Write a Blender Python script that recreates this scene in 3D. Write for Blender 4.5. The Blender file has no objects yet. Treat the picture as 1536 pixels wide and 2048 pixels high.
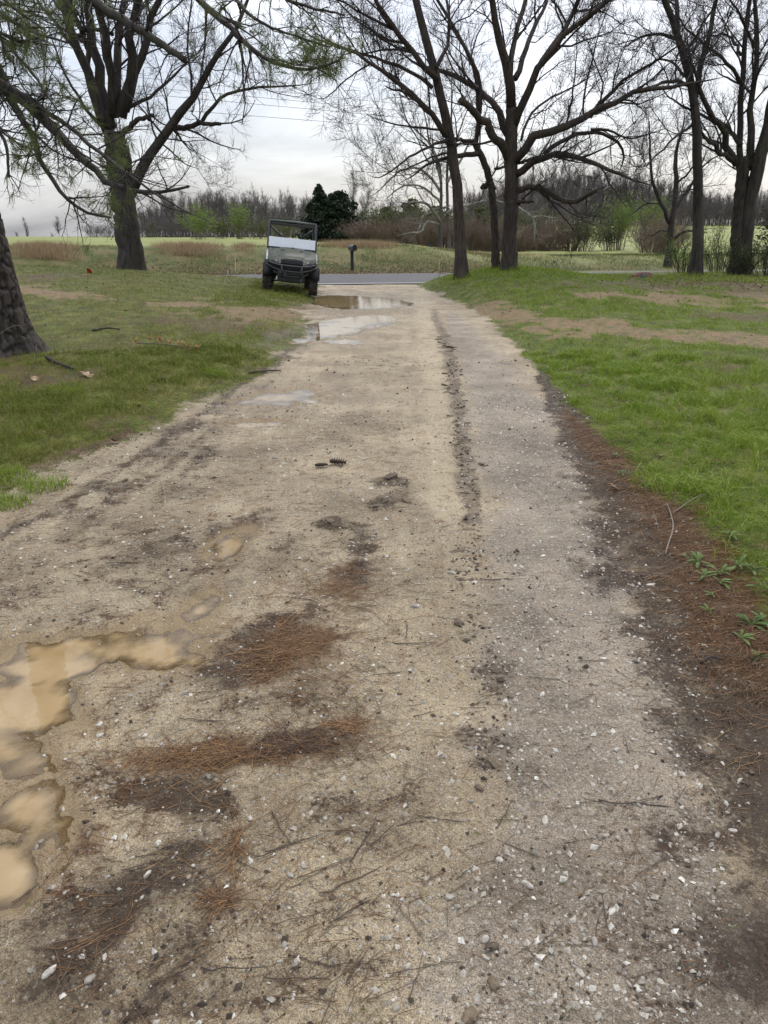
import bpy, bmesh, math, random
import numpy as np
from mathutils import Vector, Matrix, Euler

random.seed(7)
RNG = np.random.default_rng(11)
R = math.radians
scene = bpy.context.scene

# ------------------------------------------------------------------ camera
F_PX, CAM_H, HORIZON = 1440.0, 1.42, 468.0          # focal length and horizon row in photograph pixels (1536 x 2048)
PITCH = math.atan((1024 - HORIZON) / F_PX)
cam_data = bpy.data.cameras.new("camera")
cam_data.sensor_fit = 'VERTICAL'
cam_data.sensor_height = 24.0
cam_data.lens = 24.0 * F_PX / 2048.0
cam_data.clip_start, cam_data.clip_end = 0.05, 4000
cam = bpy.data.objects.new("camera", cam_data)
scene.collection.objects.link(cam)
cam.location = (0, 0, CAM_H)
cam.rotation_euler = (math.pi / 2 - PITCH, 0, 0)
scene.camera = cam

# ------------------------------------------------------------------ overcast sky, weak soft sun, exposure
SUN_EL, SUN_AZ = 52.0, 25.0
world = bpy.data.worlds.new("World"); scene.world = world; world.use_nodes = True
def build_sky():
    nt = world.node_tree; nt.nodes.clear(); L = nt.links.new; nn = nt.nodes.new
    out = nn('ShaderNodeOutputWorld'); bg = nn('ShaderNodeBackground'); add = nn('ShaderNodeAddShader')
    sky = nn('ShaderNodeTexSky'); sky.sky_type = 'NISHITA'; sky.sun_disc = False
    sky.sun_elevation = R(SUN_EL); sky.sun_rotation = R(SUN_AZ); sky.dust_density = 4.0; sky.air_density = 1.0
    L(sky.outputs[0], bg.inputs[0]); bg.inputs[1].default_value = 0.05; sky.altitude = 200
    tc = nn('ShaderNodeTexCoord'); sep = nn('ShaderNodeSeparateXYZ'); L(tc.outputs['Generated'], sep.inputs[0])
    up = nn('ShaderNodeMath'); up.operation = 'MAXIMUM'; L(sep.outputs[2], up.inputs[0]); up.inputs[1].default_value = 0.0
    den = nn('ShaderNodeMath'); den.operation = 'ADD'; L(up.outputs[0], den.inputs[0]); den.inputs[1].default_value = 0.30
    comb = nn('ShaderNodeCombineXYZ')
    for i in (0, 1):
        dv = nn('ShaderNodeMath'); dv.operation = 'DIVIDE'; L(sep.outputs[i], dv.inputs[0]); L(den.outputs[0], dv.inputs[1]); L(dv.outputs[0], comb.inputs[i])
    n1 = nn('ShaderNodeTexNoise'); n1.inputs['Scale'].default_value = 1.5; n1.inputs['Detail'].default_value = 7; n1.inputs['Roughness'].default_value = 0.55; n1.inputs['Distortion'].default_value = 0.35
    mp = nn('ShaderNodeMapping'); mp.inputs['Location'].default_value = (3.4, 1.3, 0.0); mp.inputs['Scale'].default_value = (0.9, 1.5, 1.0)
    L(comb.outputs[0], mp.inputs[0]); L(mp.outputs[0], n1.inputs['Vector'])
    cr = nn('ShaderNodeValToRGB'); cr.color_ramp.elements[0].position = 0.36; cr.color_ramp.elements[1].position = 0.66
    cr.color_ramp.elements[0].color = (0.36, 0.38, 0.43, 1); cr.color_ramp.elements[1].color = (0.70, 0.72, 0.755, 1)
    L(n1.outputs['Fac'], cr.inputs[0])
    ma = nn('ShaderNodeMath'); ma.operation = 'MULTIPLY_ADD'; L(up.outputs[0], ma.inputs[0]); ma.inputs[1].default_value = 1.35; ma.inputs[2].default_value = 0.57
    bg2 = nn('ShaderNodeBackground'); L(cr.outputs[0], bg2.inputs[0]); L(ma.outputs[0], bg2.inputs[1])
    L(bg.outputs[0], add.inputs[0]); L(bg2.outputs[0], add.inputs[1]); L(add.outputs[0], out.inputs[0])
build_sky()
sd = bpy.data.lights.new("sun", 'SUN'); sd.energy = 1.0; sd.angle = R(40); sd.color = (1.0, 0.965, 0.92)
sun = bpy.data.objects.new("sun", sd); scene.collection.objects.link(sun)
_az, _el = R(SUN_AZ), R(SUN_EL)
sun.rotation_euler = Vector((math.sin(_az) * math.cos(_el), math.cos(_az) * math.cos(_el), math.sin(_el))).to_track_quat('Z', 'Y').to_euler()
vs = scene.view_settings
vs.view_transform = 'Standard'; vs.look = 'None'; vs.exposure = 0.52; vs.gamma = 1.0; vs.use_curve_mapping = False

# ------------------------------------------------------------------ helpers: projection
CP, SP = math.cos(PITCH), math.sin(PITCH)
def ray(px, py):
    a, b = (px - 768) / F_PX, (1024 - py) / F_PX
    return Vector((a, CP + b * SP, -SP + b * CP))
def gp(px, py, z=0.0):
    r = ray(px, py); t = (z - CAM_H) / r.z
    return Vector((r.x * t, r.y * t, z))
def ray_at(px, py, d):
    r = ray(px, py); t = d / r.y
    return Vector((r.x * t, d, CAM_H + r.z * t))
def project(x, y, z):
    Z = y * CP - (z - CAM_H) * SP; Yc = y * SP + (z - CAM_H) * CP
    ok = Z > 0.05; Zs = np.where(ok, Z, 1.0)
    return np.where(ok, 768 + F_PX * x / Zs, -9e4), np.where(ok, 1024 - F_PX * Yc / Zs, 9e4)

def sstep(a, b, x):
    t = np.clip((x - a) / (b - a), 0, 1); return t * t * (3 - 2 * t)
def _h(ix, iy, s):
    n = (ix.astype(np.int64) * 374761393 + iy.astype(np.int64) * 668265263 + s * 1442695041) & 0xFFFFFFFF
    n = ((n ^ (n >> 13)) * 1274126177) & 0xFFFFFFFF
    return ((n ^ (n >> 16)) & 0xFFFF) / 65535.0
def vnoise(x, y, s=0):
    ix, iy = np.floor(x), np.floor(y); fx, fy = x - ix, y - iy
    fx = fx * fx * (3 - 2 * fx); fy = fy * fy * (3 - 2 * fy)
    a, b, c, d = _h(ix, iy, s), _h(ix + 1, iy, s), _h(ix, iy + 1, s), _h(ix + 1, iy + 1, s)
    return a + (b - a) * fx + (c - a) * fy + (a - b - c + d) * fx * fy
def fbm(x, y, s=0, o=4, g=0.5):
    v, amp, tot = 0, 1.0, 0
    for i in range(o):
        v = v + amp * vnoise(x * 2 ** i + 13.7 * i, y * 2 ** i - 7.1 * i, s + i); tot += amp; amp *= g
    return v / tot

# ------------------------------------------------------------------ terrain shape
_Lpx = [(560, 640), (563, 640), (575, 640), (590, 638), (602, 632), (625, 600), (655, 612), (690, 585), (730, 530), (760, 480), (800, 415), (840, 350), (875, 270), (905, 190), (950, 90), (1000, 0), (1060, -120)]
_Rpx = [(556, 852), (560, 840), (566, 830), (575, 842), (590, 880), (612, 930), (640, 985), (665, 1000), (700, 1040), (760, 1100), (830, 1160), (900, 1225), (960, 1285), (1050, 1375), (1150, 1440), (1290, 1560), (1500, 1790)]
def base_z(y): return -0.20 * sstep(11, 20, np.asarray(y, float))       # the drive dips gently towards the road
def gpd(px, py):
    p = gp(px, py)
    for _ in range(12): p = gp(px, py, float(base_z(p.y)))
    return p
def _edge(lst):
    pts = sorted((gpd(x, y).y, gpd(x, y).x) for y, x in lst)
    return np.array([p[0] for p in pts]), np.array([p[1] for p in pts])
_LY, _LX = _edge(_Lpx); _RY, _RX = _edge(_Rpx)
def Ledge(y): return np.interp(y, _LY, _LX)
def Redge(y): return np.interp(y, _RY, _RX)
def road_far(x): return 33.2 + 0.17 * x
def road_near(x): return 26.3 + 0.17 * x
def height(x, y):
    x = np.asarray(x, float); y = np.asarray(y, float)
    dL = np.maximum(0, Ledge(y) - x); dR = np.maximum(0, x - Redge(y))
    yn, yf = road_near(x), road_far(x)
    lawn = 0.86 * (1 - np.exp(-dL / 6.0)) * sstep(5, 20, y) + 0.05 * sstep(0.05, 0.7, dL)
    rr = 0.66 * (1 - np.exp(-dR / 1.6)) * (1 - 0.46 * sstep(4.2, 7, x)) * sstep(11, 21.5, y) + 0.035 * sstep(0.05, 0.6, dR)
    near = lawn + rr
    side = sstep(-3.5, -6.5, x) 
    near = near * (1 - sstep(-1.6, 0.3, y - yn) * (1 - 0.2 * side))
    base = base_z(y)
    z = near + base
    crown = 0.05 * (1 - ((y - (yn + yf) / 2) / 3.2) ** 2)
    z = np.where((y > yn) & (y < yf), base + np.maximum(crown, 0) * 0, z)
    bank = 1.04 - 0.50 * sstep(0.5, 6.5, x)
    t = sstep(0.4, 5.4, y - yf)
    far = base + bank * t
    u = np.maximum(y - yf - 5, 0)
    far = far + sstep(3, 30, x) * 3.1 * sstep(60, 190, y) + (1 - sstep(3, 30, x)) * (0.15 * sstep(20, 110, u) - 9 * sstep(115, 330, u))
    far = far - 6 * sstep(250, 700, y) * sstep(3, 30, x)
    return np.where(y > yf, far, z)
def H(x, y): return float(height(np.array([x]), np.array([y]))[0])
def pos(px, d, py=None):
    z = 0.0
    for _ in range(6):
        Z = d * CP - (z - CAM_H) * SP; x = (px - 768) / F_PX * Z; z = H(x, d)
    return Vector((x, d, z))
def gpt(px, py):
    r = ray(px, py); t = 0.6 / r.y; p = None
    while t * r.y < 60:
        q = (r.x * t, r.y * t, CAM_H + r.z * t)
        if q[2] <= H(q[0], q[1]): break
        t *= 1.006
    return Vector((r.x * t, r.y * t, H(r.x * t, r.y * t)))

# ------------------------------------------------------------------ helpers: meshes and objects
COL = scene.collection
def link(name, me, mat=None, parent=None):
    o = bpy.data.objects.new(name, me); COL.objects.link(o)
    if mat is not None and me is not None and len(me.materials) == 0: me.materials.append(mat)
    if parent is not None: o.parent = parent
    return o
def tag(o, label=None, cat=None, group=None, kind=None):
    if label: o['label'] = label
    if cat: o['category'] = cat
    if group: o['group'] = group
    if kind: o['kind'] = kind
    return o
def empty(name, loc, rot=(0, 0, 0)):
    o = bpy.data.objects.new(name, None); COL.objects.link(o); o.location = loc; o.rotation_euler = rot
    o.empty_display_size = 0.1
    return o
def np_mesh(name, V, Fq=None, Ft=None, smooth=True, attrs=None):
    V = np.asarray(V, np.float32).reshape(-1, 3); me = bpy.data.meshes.new(name)
    nq = 0 if Fq is None else len(Fq); nt_ = 0 if Ft is None else len(Ft)
    me.vertices.add(len(V)); me.vertices.foreach_set('co', V.ravel())
    idx = []; 
    if nq: idx.append(np.asarray(Fq, np.int32).ravel())
    if nt_: idx.append(np.asarray(Ft, np.int32).ravel())
    idx = np.concatenate(idx)
    me.loops.add(len(idx)); me.loops.foreach_set('vertex_index', idx)
    starts = np.concatenate([np.arange(nq) * 4, nq * 4 + np.arange(nt_) * 3]).astype(np.int32)
    me.polygons.add(nq + nt_); me.polygons.foreach_set('loop_start', starts)
    me.polygons.foreach_set('use_smooth', np.full(nq + nt_, bool(smooth)))
    me.update(calc_edges=True)
    if attrs:
        for k, v in attrs.items():
            a = me.attributes.new(k, 'FLOAT', 'POINT'); a.data.foreach_set('value', np.asarray(v, np.float32).ravel())
    return me
def unit(v): return v / np.maximum(np.linalg.norm(v, axis=-1, keepdims=True), 1e-9)
def tubes(P, Rr, k, rough=0.0, seed=1):
    """P (N,m,3), Rr (N,m): N tapered tubes of k sides -> verts, quads, tip tris"""
    N, m, _ = P.shape
    T = np.empty_like(P); T[:, 1:-1] = P[:, 2:] - P[:, :-2]; T[:, 0] = P[:, 1] - P[:, 0]; T[:, -1] = P[:, -1] - P[:, -2]
    T = unit(T); mean = unit(P[:, -1] - P[:, 0])
    ax = np.zeros((N, 3)); ax[np.arange(N), np.argmin(np.abs(mean), axis=1)] = 1
    ref = unit(np.cross(mean, ax))[:, None, :].repeat(m, 1)
    n1 = unit(ref - (ref * T).sum(-1, keepdims=True) * T); n2 = np.cross(T, n1)
    a = np.arange(k) / k * 2 * np.pi
    rr = Rr[:, :, None] * np.ones(k)
    if rough: rr = rr * (1 + rough * np.random.default_rng(seed).uniform(-1, 1, rr.shape))
    V = P[:, :, None, :] + rr[..., None] * (np.cos(a)[:, None] * n1[:, :, None, :] + np.sin(a)[:, None] * n2[:, :, None, :])
    base = (np.arange(N) * m * k)[:, None, None]; j = (np.arange(m - 1) * k)[None, :, None]; i = np.arange(k)[None, None, :]; i2 = (i + 1) % k
    Q = np.stack([base + j + i, base + j + i2, base + j + k + i2, base + j + k + i], -1).reshape(-1, 4)
    return V.reshape(-1, 3), Q
def resample(pts, m):
    pts = np.asarray(pts, float); s = np.concatenate([[0], np.cumsum(np.linalg.norm(np.diff(pts[:, :3], axis=0), axis=1))])
    t = np.linspace(0, s[-1], m)
    # smooth (Catmull-like) by dense linear + box blur
    q = np.stack([np.interp(t, s, pts[:, c]) for c in range(pts.shape[1])], 1)
    for _ in range(2):
        q[1:-1] = 0.25 * q[:-2] + 0.5 * q[1:-1] + 0.25 * q[2:]
    return q
def tube_obj(name, pts, radii, k, mat, parent, rough=0.0, m=None, cap=True):
    p = np.asarray(pts, float); r = np.asarray(radii, float)
    if m: q = resample(np.column_stack([p, r]), m); p, r = q[:, :3], q[:, 3]
    V, Q = tubes(p[None], r[None], k, rough, seed=len(name) + int(abs(p[0, 0]) * 100))
    if cap:
        n = len(V); V = np.vstack([V, p[:1], p[-1:]]); m_ = len(p)
        i = np.arange(k); i2 = (i + 1) % k
        T = np.vstack([np.stack([np.full(k, n), i2, i], 1), np.stack([np.full(k, n + 1), (m_ - 1) * k + i, (m_ - 1) * k + i2], 1)])
    else: T = None
    return link(name, np_mesh(name, V, Q, T), mat, parent)
def bm_obj(name, bm, mat, parent=None, smooth=False, bevel=0.0, seg=2):
    me = bpy.data.meshes.new(name)
    if bevel: bmesh.ops.bevel(bm, geom=bm.edges[:], offset=bevel, segments=seg, affect='EDGES', profile=0.6, clamp_overlap=True)
    bmesh.ops.recalc_face_normals(bm, faces=bm.faces)
    bm.to_mesh(me); bm.free()
    for p in me.polygons: p.use_smooth = smooth
    return link(name, me, mat, parent)
def box_bm(c, s, rot=None, bm=None):
    bm = bm or bmesh.new()
    m = Matrix.Translation(c) @ (Euler(rot).to_matrix().to_4x4() if rot else Matrix.Identity(4)) @ Matrix.Diagonal((s[0], s[1], s[2], 1))
    bmesh.ops.create_cube(bm, size=1.0, matrix=m); return bm
def prism_bm(prof, x0, x1, axis='x', bm=None):
    """extrude a (y,z) profile from x0 to x1"""
    bm = bm or bmesh.new()
    a = [bm.verts.new((x0, y, z)) for y, z in prof]; b = [bm.verts.new((x1, y, z)) for y, z in prof]
    bm.faces.new(a); bm.faces.new(b[::-1]); n = len(prof)
    for i in range(n): bm.faces.new((a[i], a[(i + 1) % n], b[(i + 1) % n], b[i]))
    return bm
def loft_bm(rows, bm=None, closed=False):
    bm = bm or bmesh.new()
    vs_ = [[bm.verts.new(p) for p in r] for r in rows]
    for r0, r1 in zip(vs_[:-1], vs_[1:]):
        for i in range(len(r0) - (0 if closed else 1)):
            j = (i + 1) % len(r0); bm.faces.new((r0[i], r0[j], r1[j], r1[i]))
    return bm

# ------------------------------------------------------------------ helpers: node materials
class NT:
    def __init__(s, name):
        s.m = bpy.data.materials.new(name); s.m.use_nodes = True; s.nt = s.m.node_tree; s.nt.nodes.clear()
        s.out = s.n('ShaderNodeOutputMaterial'); s.b = s.n('ShaderNodeBsdfPrincipled'); s.l(s.b.outputs[0], s.out.inputs[0])
        s._pos = None
    def n(s, t): return s.nt.nodes.new(t)
    def l(s, a, b): s.nt.links.new(a, b)
    def put(s, sock, v):
        if hasattr(v, 'node'): s.l(v, sock)
        elif isinstance(v, (tuple, list)): sock.default_value = tuple(v) + ((1,) if len(v) == 3 and len(sock.default_value) == 4 else ())
        else: sock.default_value = v
    def pos(s, obj=False):
        if obj:
            t = s.n('ShaderNodeTexCoord'); return t.outputs['Object']
        if s._pos is None: s._pos = s.n('ShaderNodeNewGeometry').outputs['Position']
        return s._pos
    def map(s, vec, scale=(1, 1, 1), loc=(0, 0, 0), rot=(0, 0, 0)):
        m = s.n('ShaderNodeMapping'); s.l(vec, m.inputs[0]); m.inputs['Scale'].default_value = scale; m.inputs['Location'].default_value = loc; m.inputs['Rotation'].default_value = rot; return m.outputs[0]
    def noise(s, vec, scale, detail=4, rough=0.55, dist=0.0, col=False):
        t = s.n('ShaderNodeTexNoise'); s.l(vec, t.inputs['Vector']); t.inputs['Scale'].default_value = scale; t.inputs['Detail'].default_value = detail; t.inputs['Roughness'].default_value = rough; t.inputs['Distortion'].default_value = dist
        return t.outputs['Color' if col else 'Fac']
    def voro(s, vec, scale, feature='F1', rand=1.0):
        t = s.n('ShaderNodeTexVoronoi'); t.feature = feature; s.l(vec, t.inputs['Vector']); t.inputs['Scale'].default_value = scale; t.inputs['Randomness'].default_value = rand; return t
    def math(s, op, a, b=0.0, c=0.0, clamp=False):
        t = s.n('ShaderNodeMath'); t.operation = op; t.use_clamp = clamp
        for i, v in enumerate((a, b, c)): s.put(t.inputs[i], v)
        return t.outputs[0]
    def mr(s, v, a, b, c=0.0, d=1.0, smooth=False):
        t = s.n('ShaderNodeMapRange'); t.clamp = True
        if smooth: t.interpolation_type = 'SMOOTHSTEP'
        for i, x in enumerate((v, a, b, c, d)): s.put(t.inputs[i], x)
        return t.outputs[0]
    def mix(s, f, a, b, mode='MIX'):
        t = s.n('ShaderNodeMix'); t.data_type = 'RGBA'; t.blend_type = mode
        s.put(t.inputs[0], f); s.put(t.inputs[6], a); s.put(t.inputs[7], b); return t.outputs[2]
    def attr(s, name):
        t = s.n('ShaderNodeAttribute'); t.attribute_name = name; return t.outputs['Fac']
    def rnd(s): return s.n('ShaderNodeObjectInfo').outputs['Random']
    def bump(s, h, strength=0.5, dist=0.01):
        t = s.n('ShaderNodeBump'); s.put(t.inputs['Height'], h); t.inputs['Strength'].default_value = strength; t.inputs['Distance'].default_value = dist; s.l(t.outputs[0], s.b.inputs['Normal'])
    def fin(s, color, rough=0.6, metal=0.0, spec=0.5):
        s.put(s.b.inputs['Base Color'], color); s.put(s.b.inputs['Roughness'], rough); s.put(s.b.inputs['Metallic'], metal); s.put(s.b.inputs['Specular IOR Level'], spec); return s.m
def flat(name, c, rough=0.6, metal=0.0, spec=0.5, var=0.25, scale=8.0, bump=0.0, bscale=60.0):
    k = NT(name); p = k.pos(True); n = k.noise(p, scale, 5, 0.6)
    f = k.mr(n, 0.3, 0.7, 1 - var, 1 + var)
    col = k.mix(1.0, c, f, 'MULTIPLY')
    if bump: k.bump(k.noise(p, bscale, 4), bump, 0.004)
    return k.fin(col, k.mr(n, 0.3, 0.7, max(rough - 0.08, 0.02), min(rough + 0.08, 1)), metal, spec)

# ------------------------------------------------------------------ ground: where things lie (photograph pixels -> ground)
B_DARK = [(540,1255,95,38,-25,.8),(500,1340,75,45,-10,.8),(470,1290,90,22,-15,.55),(620,1487,92,26,0,.95),(360,1585,130,42,5,.9),(250,1800,170,80,-25,.85),
 (330,1900,130,60,-20,.55),(300,2010,160,40,-10,.6),(290,1110,140,40,-8,.5),(270,1180,60,40,40,.55),(560,1080,90,28,-5,.5),(430,1055,130,16,-8,.55),(330,1215,60,30,20,.55),
 (425,905,50,16,-35,.6),(230,985,55,22,-35,.7),(350,985,110,20,-10,.42),(650,1047,38,12,0,.8),(720,1130,36,48,0,.75),(770,1002,44,13,-20,.6),(780,957,30,14,0,.7),
 (970,1480,70,30,10,.5),(990,1535,60,18,0,.5),(120,1130,150,25,-12,.35),(60,1180,120,25,-10,.4),(150,1040,150,18,-22,.45),(560,690,60,12,-25,.55),(470,800,60,14,-35,.5),(380,860,70,10,-35,.5),
 (640,1380,70,40,-20,.55),(1000,1370,50,40,30,.45),(860,680,40,10,0,.3),(760,730,50,12,0,.25),(820,1180,60,60,0,.3),(700,1620,200,50,-20,.36),(900,1750,220,60,10,.28),(560,1130,120,30,-10,.45),(200,1220,160,40,-15,.4),(380,1150,120,30,-20,.4),(480,1420,160,40,-15,.38),(300,1390,120,30,-20,.38),(200,1560,90,60,0,.4),(600,1830,180,40,-20,.36),(520,1960,200,40,-10,.4),(130,1010,120,14,-25,.6),(60,1080,120,16,-18,.55),(300,925,90,12,-32,.5),(540,735,70,9,-28,.55),(1250,1800,160,120,40,.3),(1420,1950,200,100,0,.4),(1510,1640,130,190,0,.85),(1480,1860,110,90,0,.6),(110,1865,170,70,-15,.62),(190,1985,230,60,0,.6),(60,1600,70,40,0,.3),(420,1990,160,40,0,.45)]
S_EDGE = [(0,1078,12),(120,1012,13),(260,925,12),(400,832,10),(520,742,8),(605,682,6)]
S_EDGE2 = [(120,1075,14),(300,960,12),(430,860,9),(540,765,7)]
B_NEED = [(560,1312,68,52,-35,.85),(640,1290,70,34,-10,.5),(430,1513,165,28,-3,.9),(700,1145,75,38,0,.6),(160,1690,100,120,20,.5),(650,1420,80,40,0,.4),(250,1620,80,60,0,.35)]
S_LITTER = [(1085,750,14),(1150,850,40),(1235,970,80),(1330,1120,120),(1440,1300,165),(1545,1500,200),(1640,1700,210),(1740,1950,190)]
S_NEED = [(1130,830,10),(1205,905,22),(1300,1000,38),(1395,1120,62),(1510,1270,90),(1640,1420,110)]
S_GREY = [(905,640,14),(960,720,45),(1010,820,76),(1065,960,110),(1120,1150,150),(1180,1400,215),(1210,1700,300),(1230,2048,380)]
S_PALE = [(842,600,20),(862,700,24),(872,800,26),(880,900,30),(890,1010,34)]
S_TRACK = [(868,626,9),(890,680,12),(904,740,15),(914,800,17),(920,860,18),(932,940,20),(942,1030,22)]
S_BARE = [[(950,628,18),(1100,647,15),(1300,670,15),(1536,684,12),(1750,692,10)],[(300,606,6),(420,614,11),(540,622,15),(625,630,15)],[(30,578,5),(130,590,8),(230,600,4)],[(1150,588,3),(1350,596,8),(1536,606,12),(1700,612,12)]]
B_DEAD = [(430,652,85,18,0,.8),(560,668,50,12,0,.8),(85,556,85,9,0,.9),(1330,572,250,11,0,.8),(1500,585,140,16,0,.9),(1490,632,90,9,0,.9),(1455,745,80,50,0,.75),(1500,800,60,40,0,.6),(60,748,95,24,0,.9),
 (150,872,120,34,-10,.55),(70,935,60,30,0,.5),(300,700,60,20,0,.35),(250,630,120,14,0,.3),(1010,655,40,12,0,.8),(860,640,20,10,0,.5),(330,770,40,14,0,.4),(1180,775,40,14,20,.35),(200,560,120,7,0,.4)]
S_RUT = [(0,968,12),(100,930,14),(190,893,12),(260,868,8)]
B_WATER = [  # foreground puddle, its arm, ..., the far ones
 [(70,1322,115,42,-8),(35,1400,92,78,0),(15,1500,78,66,0),(50,1622,92,66,10),(5,1735,64,70,0)],
 [(318,1278,92,46,-18),(395,1215,58,27,-30)],
 [(466,1090,48,22,-25)],
 [(565,793,86,14,-3)],
 [(510,846,50,6,-2)],
 [(652,662,80,13,-10),(690,682,45,6,0)],
 [(715,615,76,14,2),(668,603,30,8,0),(760,622,40,7,0)],
]
def ell(u, v, b, wob):
    cx, cy, rx, ry, ang = b[:5]; a = math.radians(ang); c, s = math.cos(a), math.sin(a)
    dx, dy = u - cx, v - cy
    return np.hypot((dx * c + dy * s) / rx, (-dx * s + dy * c) / ry) + wob
def blobs(u, v, bl, wob, lo=0.3, hi=1.45):
    m = np.zeros_like(u)
    for b in bl:
        sel = (np.abs(u - b[0]) < 2.4 * max(b[2], b[3])) & (np.abs(v - b[1]) < 2.4 * max(b[2], b[3]))
        if sel.any(): m[sel] = np.maximum(m[sel], b[5] * (1 - sstep(lo, hi, ell(u[sel], v[sel], b, wob[sel]))))
    return m
def strip(u, v, pl, wob, lo=0.5, hi=1.3):
    pl = np.array(pl, float); best = np.full(u.shape, 9.0)
    sel = (v > pl[:, 1].min() - 160) & (v < pl[:, 1].max() + 160)
    uu, vv = u[sel], v[sel]; bb = best[sel]
    for (x0, y0, w0), (x1, y1, w1) in zip(pl[:-1], pl[1:]):
        dx, dy = x1 - x0, y1 - y0; t = np.clip(((uu - x0) * dx + (vv - y0) * dy) / (dx * dx + dy * dy), 0, 1)
        bb = np.minimum(bb, np.hypot(uu - x0 - t * dx, vv - y0 - t * dy) / (w0 + t * (w1 - w0)))
    best[sel] = bb
    return 1 - sstep(lo, hi, best + wob)

def ground_masks(x, y):
    z0 = height(x, y); u, v = project(x, y, z0)
    inv = (y < 0.55); u = np.where(inv, -9e4, u)
    wob = (fbm(x * 4.6, y * 4.6, 5, 5, 0.62) - 0.5) * 3.4
    w2 = (fbm(x * 9, y * 9, 15, 3) - 0.5) * 2.0
    wl = (fbm(x * 1.6, y * 1.2, 25, 5, 0.6) - 0.5) * 3.4
    M = {}
    en = (fbm(x * 2.2, y * 2.2, 3, 4) - 0.5) * 0.5 + (fbm(x * 12, y * 12, 8, 3) - 0.5) * 0.22
    wsc = np.clip(y / 12, 0.35, 1.0)
    dl = x - Ledge(y) + en * wsc * 1.7; dr = Redge(y) - x + en * wsc * 0.9
    drv = np.minimum(sstep(-0.22, 0.22, dl), sstep(-0.14, 0.14, dr))
    yn, yf = road_near(x), road_far(x)
    drv = drv * (1 - sstep(-0.1, 0.35, y - yn))
    M['a_field'] = sstep(-0.2, 0.2, y - yf)
    M['a_drive'] = drv * (1 - M['a_field'])
    M['a_dark'] = np.maximum(blobs(u, v, B_DARK, wob), 0.92 * strip(u, v, S_LITTER, wob * 0.5, 0.5, 1.45))
    M['a_dark'] = np.maximum(M['a_dark'], np.maximum(0.62 * strip(u, v, S_EDGE, wob * 0.7, 0.3, 1.6), 0.45 * strip(u, v, S_EDGE2, wob * 0.8, 0.3, 1.6)))
    M['a_need'] = np.maximum(blobs(u, v, B_NEED, wob), 0.95 * strip(u, v, S_NEED, wob * 0.8, 0.3, 1.5))
    M['a_grey'] = strip(u, v, S_GREY, wob * 0.45, 0.6, 1.25)
    M['a_pale'] = strip(u, v, S_PALE, wob * 0.4, 0.4, 1.3)
    M['a_track'] = strip(u, v, S_TRACK, w2, 0.4, 1.4)
    bare = blobs(u, v, B_DEAD, wl)
    dirt = np.zeros_like(u)
    for s in S_BARE: dirt = np.maximum(dirt, strip(u, v, s, wl * 1.5, 0.3, 1.7))
    rut = strip(u, v, S_RUT, wob * 0.6, 0.4, 1.3)
    M['a_dead'] = np.maximum(bare, rut * 0.9); M['a_dirt'] = dirt
    M['a_olive'] = 1 - sstep(-0.5, 1.2, x - (Ledge(y) + Redge(y)) / 2) * (0.9 - 0.35 * sstep(9, 20, y))
    wat = np.zeros_like(u)
    for g in B_WATER:
        for b in g:
            sel = (np.abs(u - b[0]) < 3 * b[2] + 60) & (np.abs(v - b[1]) < 3 * max(b[2], b[3]) + 30)
            if sel.any(): wat[sel] = np.maximum(wat[sel], 1 - sstep(0.2, 1.75, ell(u[sel], v[sel], b, (wob * 0.55 + w2 * 0.4)[sel])))
    M['a_wet'] = wat
    dmp = np.zeros_like(u)
    for g in B_WATER:
        for b in g:
            sel = (np.abs(u - b[0]) < 5 * b[2] + 60) & (np.abs(v - b[1]) < 5 * max(b[2], b[3]) + 30)
            if sel.any(): dmp[sel] = np.maximum(dmp[sel], 1 - sstep(0.7, 2.5, ell(u[sel], v[sel], b, (wob * 0.6 + w2 * 0.4)[sel])))
    M['a_damp'] = dmp
    return M, u, v, z0
def ground_z(x, y, M, z0):
    drv, wat = M['a_drive'], M['a_wet']
    near = 1 - sstep(14, 30, y)
    n1 = fbm(x * 1.1, y * 1.1, 31, 3) - 0.5; n2 = fbm(x * 5, y * 5, 41, 4) - 0.5; n3 = fbm(x * 26, y * 26, 51, 4, 0.6) - 0.5
    micro = 1 - sstep(4, 9, y)
    dz = drv * (0.022 * n1 * (1 - wat) + 0.014 * n2 + micro * 0.009 * n3) + (1 - drv) * (1 - M['a_field']) * near * (0.06 * n1 + 0.028 * n2 + micro * 0.01 * n3)
    dz = dz + M['a_track'] * 0.010 * (fbm(x * 18, y * 14, 61, 2) - 0.35) + M['a_dead'] * (1 - drv) * 0.02 * (n2 * 2)
    dz = dz + (M['a_dark'] * 0.8 + M['a_need']) * drv * micro * 0.006 * (fbm(x * 40, y * 40, 71, 3) * 2 - 0.6)
    dz = dz - 0.034 * wat * (0.35 + 0.65 * drv)
    dz = dz + M['a_field'] * (0.05 * (fbm(x * 0.9, y * 0.9, 81, 3) - 0.5) * (1 - sstep(60, 120, y)))
    under = sstep(-0.35, 0.05, y - road_near(x)) * (1 - sstep(-0.05, 0.35, y - road_far(x)))
    return z0 + dz * (1 - under) - 0.05 * under

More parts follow.
